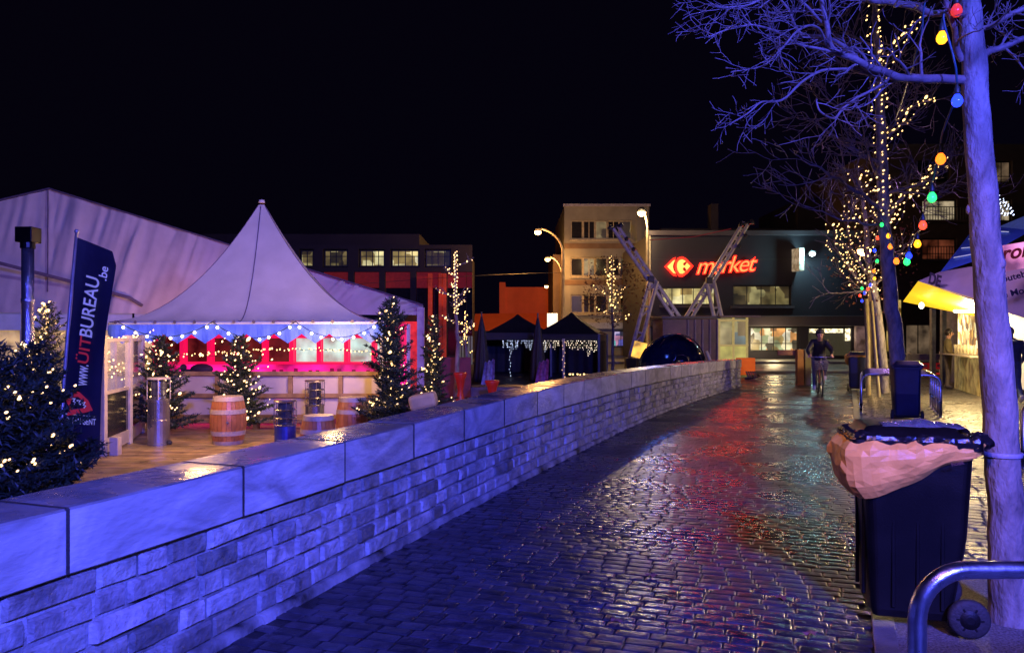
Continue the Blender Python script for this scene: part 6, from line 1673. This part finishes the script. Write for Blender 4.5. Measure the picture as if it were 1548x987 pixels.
for y in (-.62, .50):
    mb = MB(); n = 40
    q = [(0, y+.34*math.cos(2*math.pi*k/n), .345+.34*math.sin(2*math.pi*k/n)) for k in range(n+1)]; mb.tube(q, .021, 8, cap=False); wh = mb.build('wheel', m_rubber, bk, smooth=True)
    mb = MB(); q = [(0, y+.315*math.cos(2*math.pi*k/n), .345+.315*math.sin(2*math.pi*k/n)) for k in range(n+1)]; mb.tube(q, .010, 6, cap=False)
    for k in range(18): a = 2*math.pi*k/18; mb.tube([(.02*(-1)**k, y, .345), (0, y+.31*math.cos(a), .345+.31*math.sin(a))], .0025, 3, cap=False)
    mb.build('rim', m_steel, wh)
mb = MB(); m_bf = mat('bicycle_frame', (.25, .08, .08), rough=.3, metal=.4)
mb.tube([(0, -.40, .88), (0, .02, .30)], .02, 8); mb.tube([(0, .02, .30), (0, .22, .86)], .018, 8); mb.tube([(0, -.42, .80), (0, .17, .70)], .018, 8)
for s in (-1, 1):
    mb.tube([(0, .02, .30), (.05*s, .50, .345)], .011, 6); mb.tube([(0, .2, .78), (.05*s, .50, .345)], .010, 6); mb.tube([(0, -.44, .74), (.05*s, -.5, .62), (.05*s, -.62, .345)], .014, 6)
mb.build('frame', m_bf, bk, smooth=True)
mb = MB(); mb.tube([(0, -.42, .80), (0, -.38, 1.0)], .014, 8); mb.tube([(-.31, -.33, 1.0), (-.2, -.40, 1.0), (0, -.40, 1.0), (.2, -.40, 1.0), (.31, -.33, 1.0)], .013, 8); mb.build('handlebar', m_steel, bk, smooth=True)
mb = MB()
for q in range(5): z = .70+q*.05; w_ = .13+.012*q; mb.tube([(-w_, -.48, z), (w_, -.48, z), (w_, -.70, z), (-w_, -.70, z), (-w_, -.48, z)], .009, 5)
for k in range(7): x = -.12+k*.04; mb.tube([(x, -.70, .70), (x*1.25, -.70, .90)], .006, 4)
mb.build('basket', mat('wicker', (.12, .11, .12), rough=.6), bk)
mb = MB(); mb.ball((0, .24, .90), .10, 1, 1.3, .35, 12, 8); mb.build('saddle', m_rubber, bk, smooth=True)
mb = MB(); mb.tube([(-.06, .02, .30), (-.06, .08, .14), (-.16, .08, .14)], .010, 6); mb.tube([(.06, .02, .30), (.06, -.05, .44), (.16, -.05, .44)], .010, 6); mb.lathe([(.09, -.005), (.09, .005)], (.04, .02, .30), 18, axis=Rx); mb.build('crank', m_steel, bk)
mb = MB(); mb.lathe([(.035, 0), (.03, .03), (0, .04)], (0, -.72, .84), 12, axis=Matrix.Rotation(R(90), 3, 'X')); mb.build('headlight', m_steel, bk)
bk.location = CY; bk.rotation_euler = (0, 0, CR)
# fallen leaves on the cobbles
m_fl = mat('fallen_leaf', (.20, .07, .05), rough=.5, bump=0)
lp = None
for k, (px, py) in enumerate([(985, 872), (1180, 905), (820, 800), (1120, 760), (1225, 960), (930, 940), (1040, 700)]):
    Y = 1840/(py-505); c = Vector((Xof(px, Y), Y, .006))
    if lp is None:
        mb = MB(); n = 12; vs = [(0, 0, .012)]+[((.05 if i % 2 else .032)*math.cos(i*math.pi/6), (.036 if i % 2 else .02)*math.sin(i*math.pi/6), .008*(i % 3)) for i in range(n)]
        mb.add(vs, [(0, 1+i, 1+(i+1) % n) for i in range(n)]); mb.tube([(-.03, 0, .004), (-.075, .01, .006)], .002, 3)
        lp = mb.build('fallen_leaf', m_fl, origin=(0, 0, 0), label='small brown fallen leaf lying on the wet cobbles', cat='leaf', group='fallen leaves on the cobbles'); o = lp
    else:
        o = lp.copy(); COL.objects.link(o)
    o.location = c; o.rotation_euler = (0, 0, k*1.7)
# ------------------------------------------------------------ lamps and added fill lights
BLUE = (.075, .09, 1.0)
light('SPOT', (2.2, -4.2, 5.2), BLUE, 13500, .45, 'blue_flood_light', target=(-.6, 6.5, .3), spot=95, blend=.9)
light('POINT', (0.0, 1.0, 4.5), (.30, .17, 1), 130, .3, 'violet_flood_light')
light('SPOT', (1.0, 1.2, 2.8), (1, .42, .14), 260, .2, 'rosy_lamp_light', target=(2.4, 4.6, .9), spot=60, blend=1.0)
light('SPOT', (4, 6, 7), (.50, .36, 1), 4300, .3, 'tent_flood_light', target=(-8, 22, 2.5), spot=70, blend=.8)
light('SPOT', (2.5, 17.0, 2.2), (1, .38, .45), 260, .2, 'pink_tent_fill', target=(-5, 17.5, 2.6), spot=60, blend=.9)  # added fill without a fixture, tints the right side of the tent pink
light('POINT', (-10.2, 22.2, 2.0), (1, .45, .40), 90, .2, 'gable_pink_fill')  # added fill between the tents, gives the gable its warm pink tone
light('POINT', (-5.2, 12.7, 1.7), (1, .52, .16), 190, .15, 'terrace_lamp_and_fill')
light('POINT', (-7.6, 12.4, 1.8), (1, .52, .16), 100, .15, 'terrace_lamp_and_fill')
light('POINT', (-3.6, 15.2, 1.5), (1, .55, .2), 100, .15, 'terrace_lamp_and_fill')  # extra light added to brighten the cream fence panels
light('POINT', (-6.0, 18.0, 1.7), (1, .02, .25), 40, .3, 'magenta_bar_light')
light('POINT', (8.5, 17, 4.5), (.6, .3, .9), 160, .3, 'festoon_glow_light', spec=.3)
light('AREA', P(1070, 402, 45.4), (1, .03, .02), 170, 4.6, 'sign_glow_light', target=P(1070, 460, 20), sizey=.8)
light('POINT', (4.2, 22.6, 3.0), (.1, .2, 1), 110, .2, 'dome_highlight_fill')  # added point light, only there to put blue highlights on the dome
light('POINT', P(970, 322, 43.6)+Vector((0, 0, -.3)), (1, .70, .32), 1000, .2, 'white_street_light', spec=.8)
light('POINT', P(813, 351, 43.7)+Vector((0, 0, -.3)), (1, .45, .12), 700, .25, 'sodium_street_light')
light('POINT', P(828, 392, 55.7)+Vector((0, 0, -.3)), (1, .45, .12), 900, .25, 'sodium_street_light')
light('POINT', P(1228, 384, 44.7), (.45, .95, 1), 240, .15, 'cyan_wall_light', spec=.08)
light('POINT', P(1306, 379, 30.6)+Vector((0, 0, -.4)), (1, .62, .25), 240, .25, 'warm_street_light', spec=.25)
light('POINT', P(1462, 474, 18.2), (1, .72, .3), 560, .15, 'stall_light')
light('POINT', P(1170, 520, 44), (1, .75, .4), 160, .3, 'shop_spill_light')
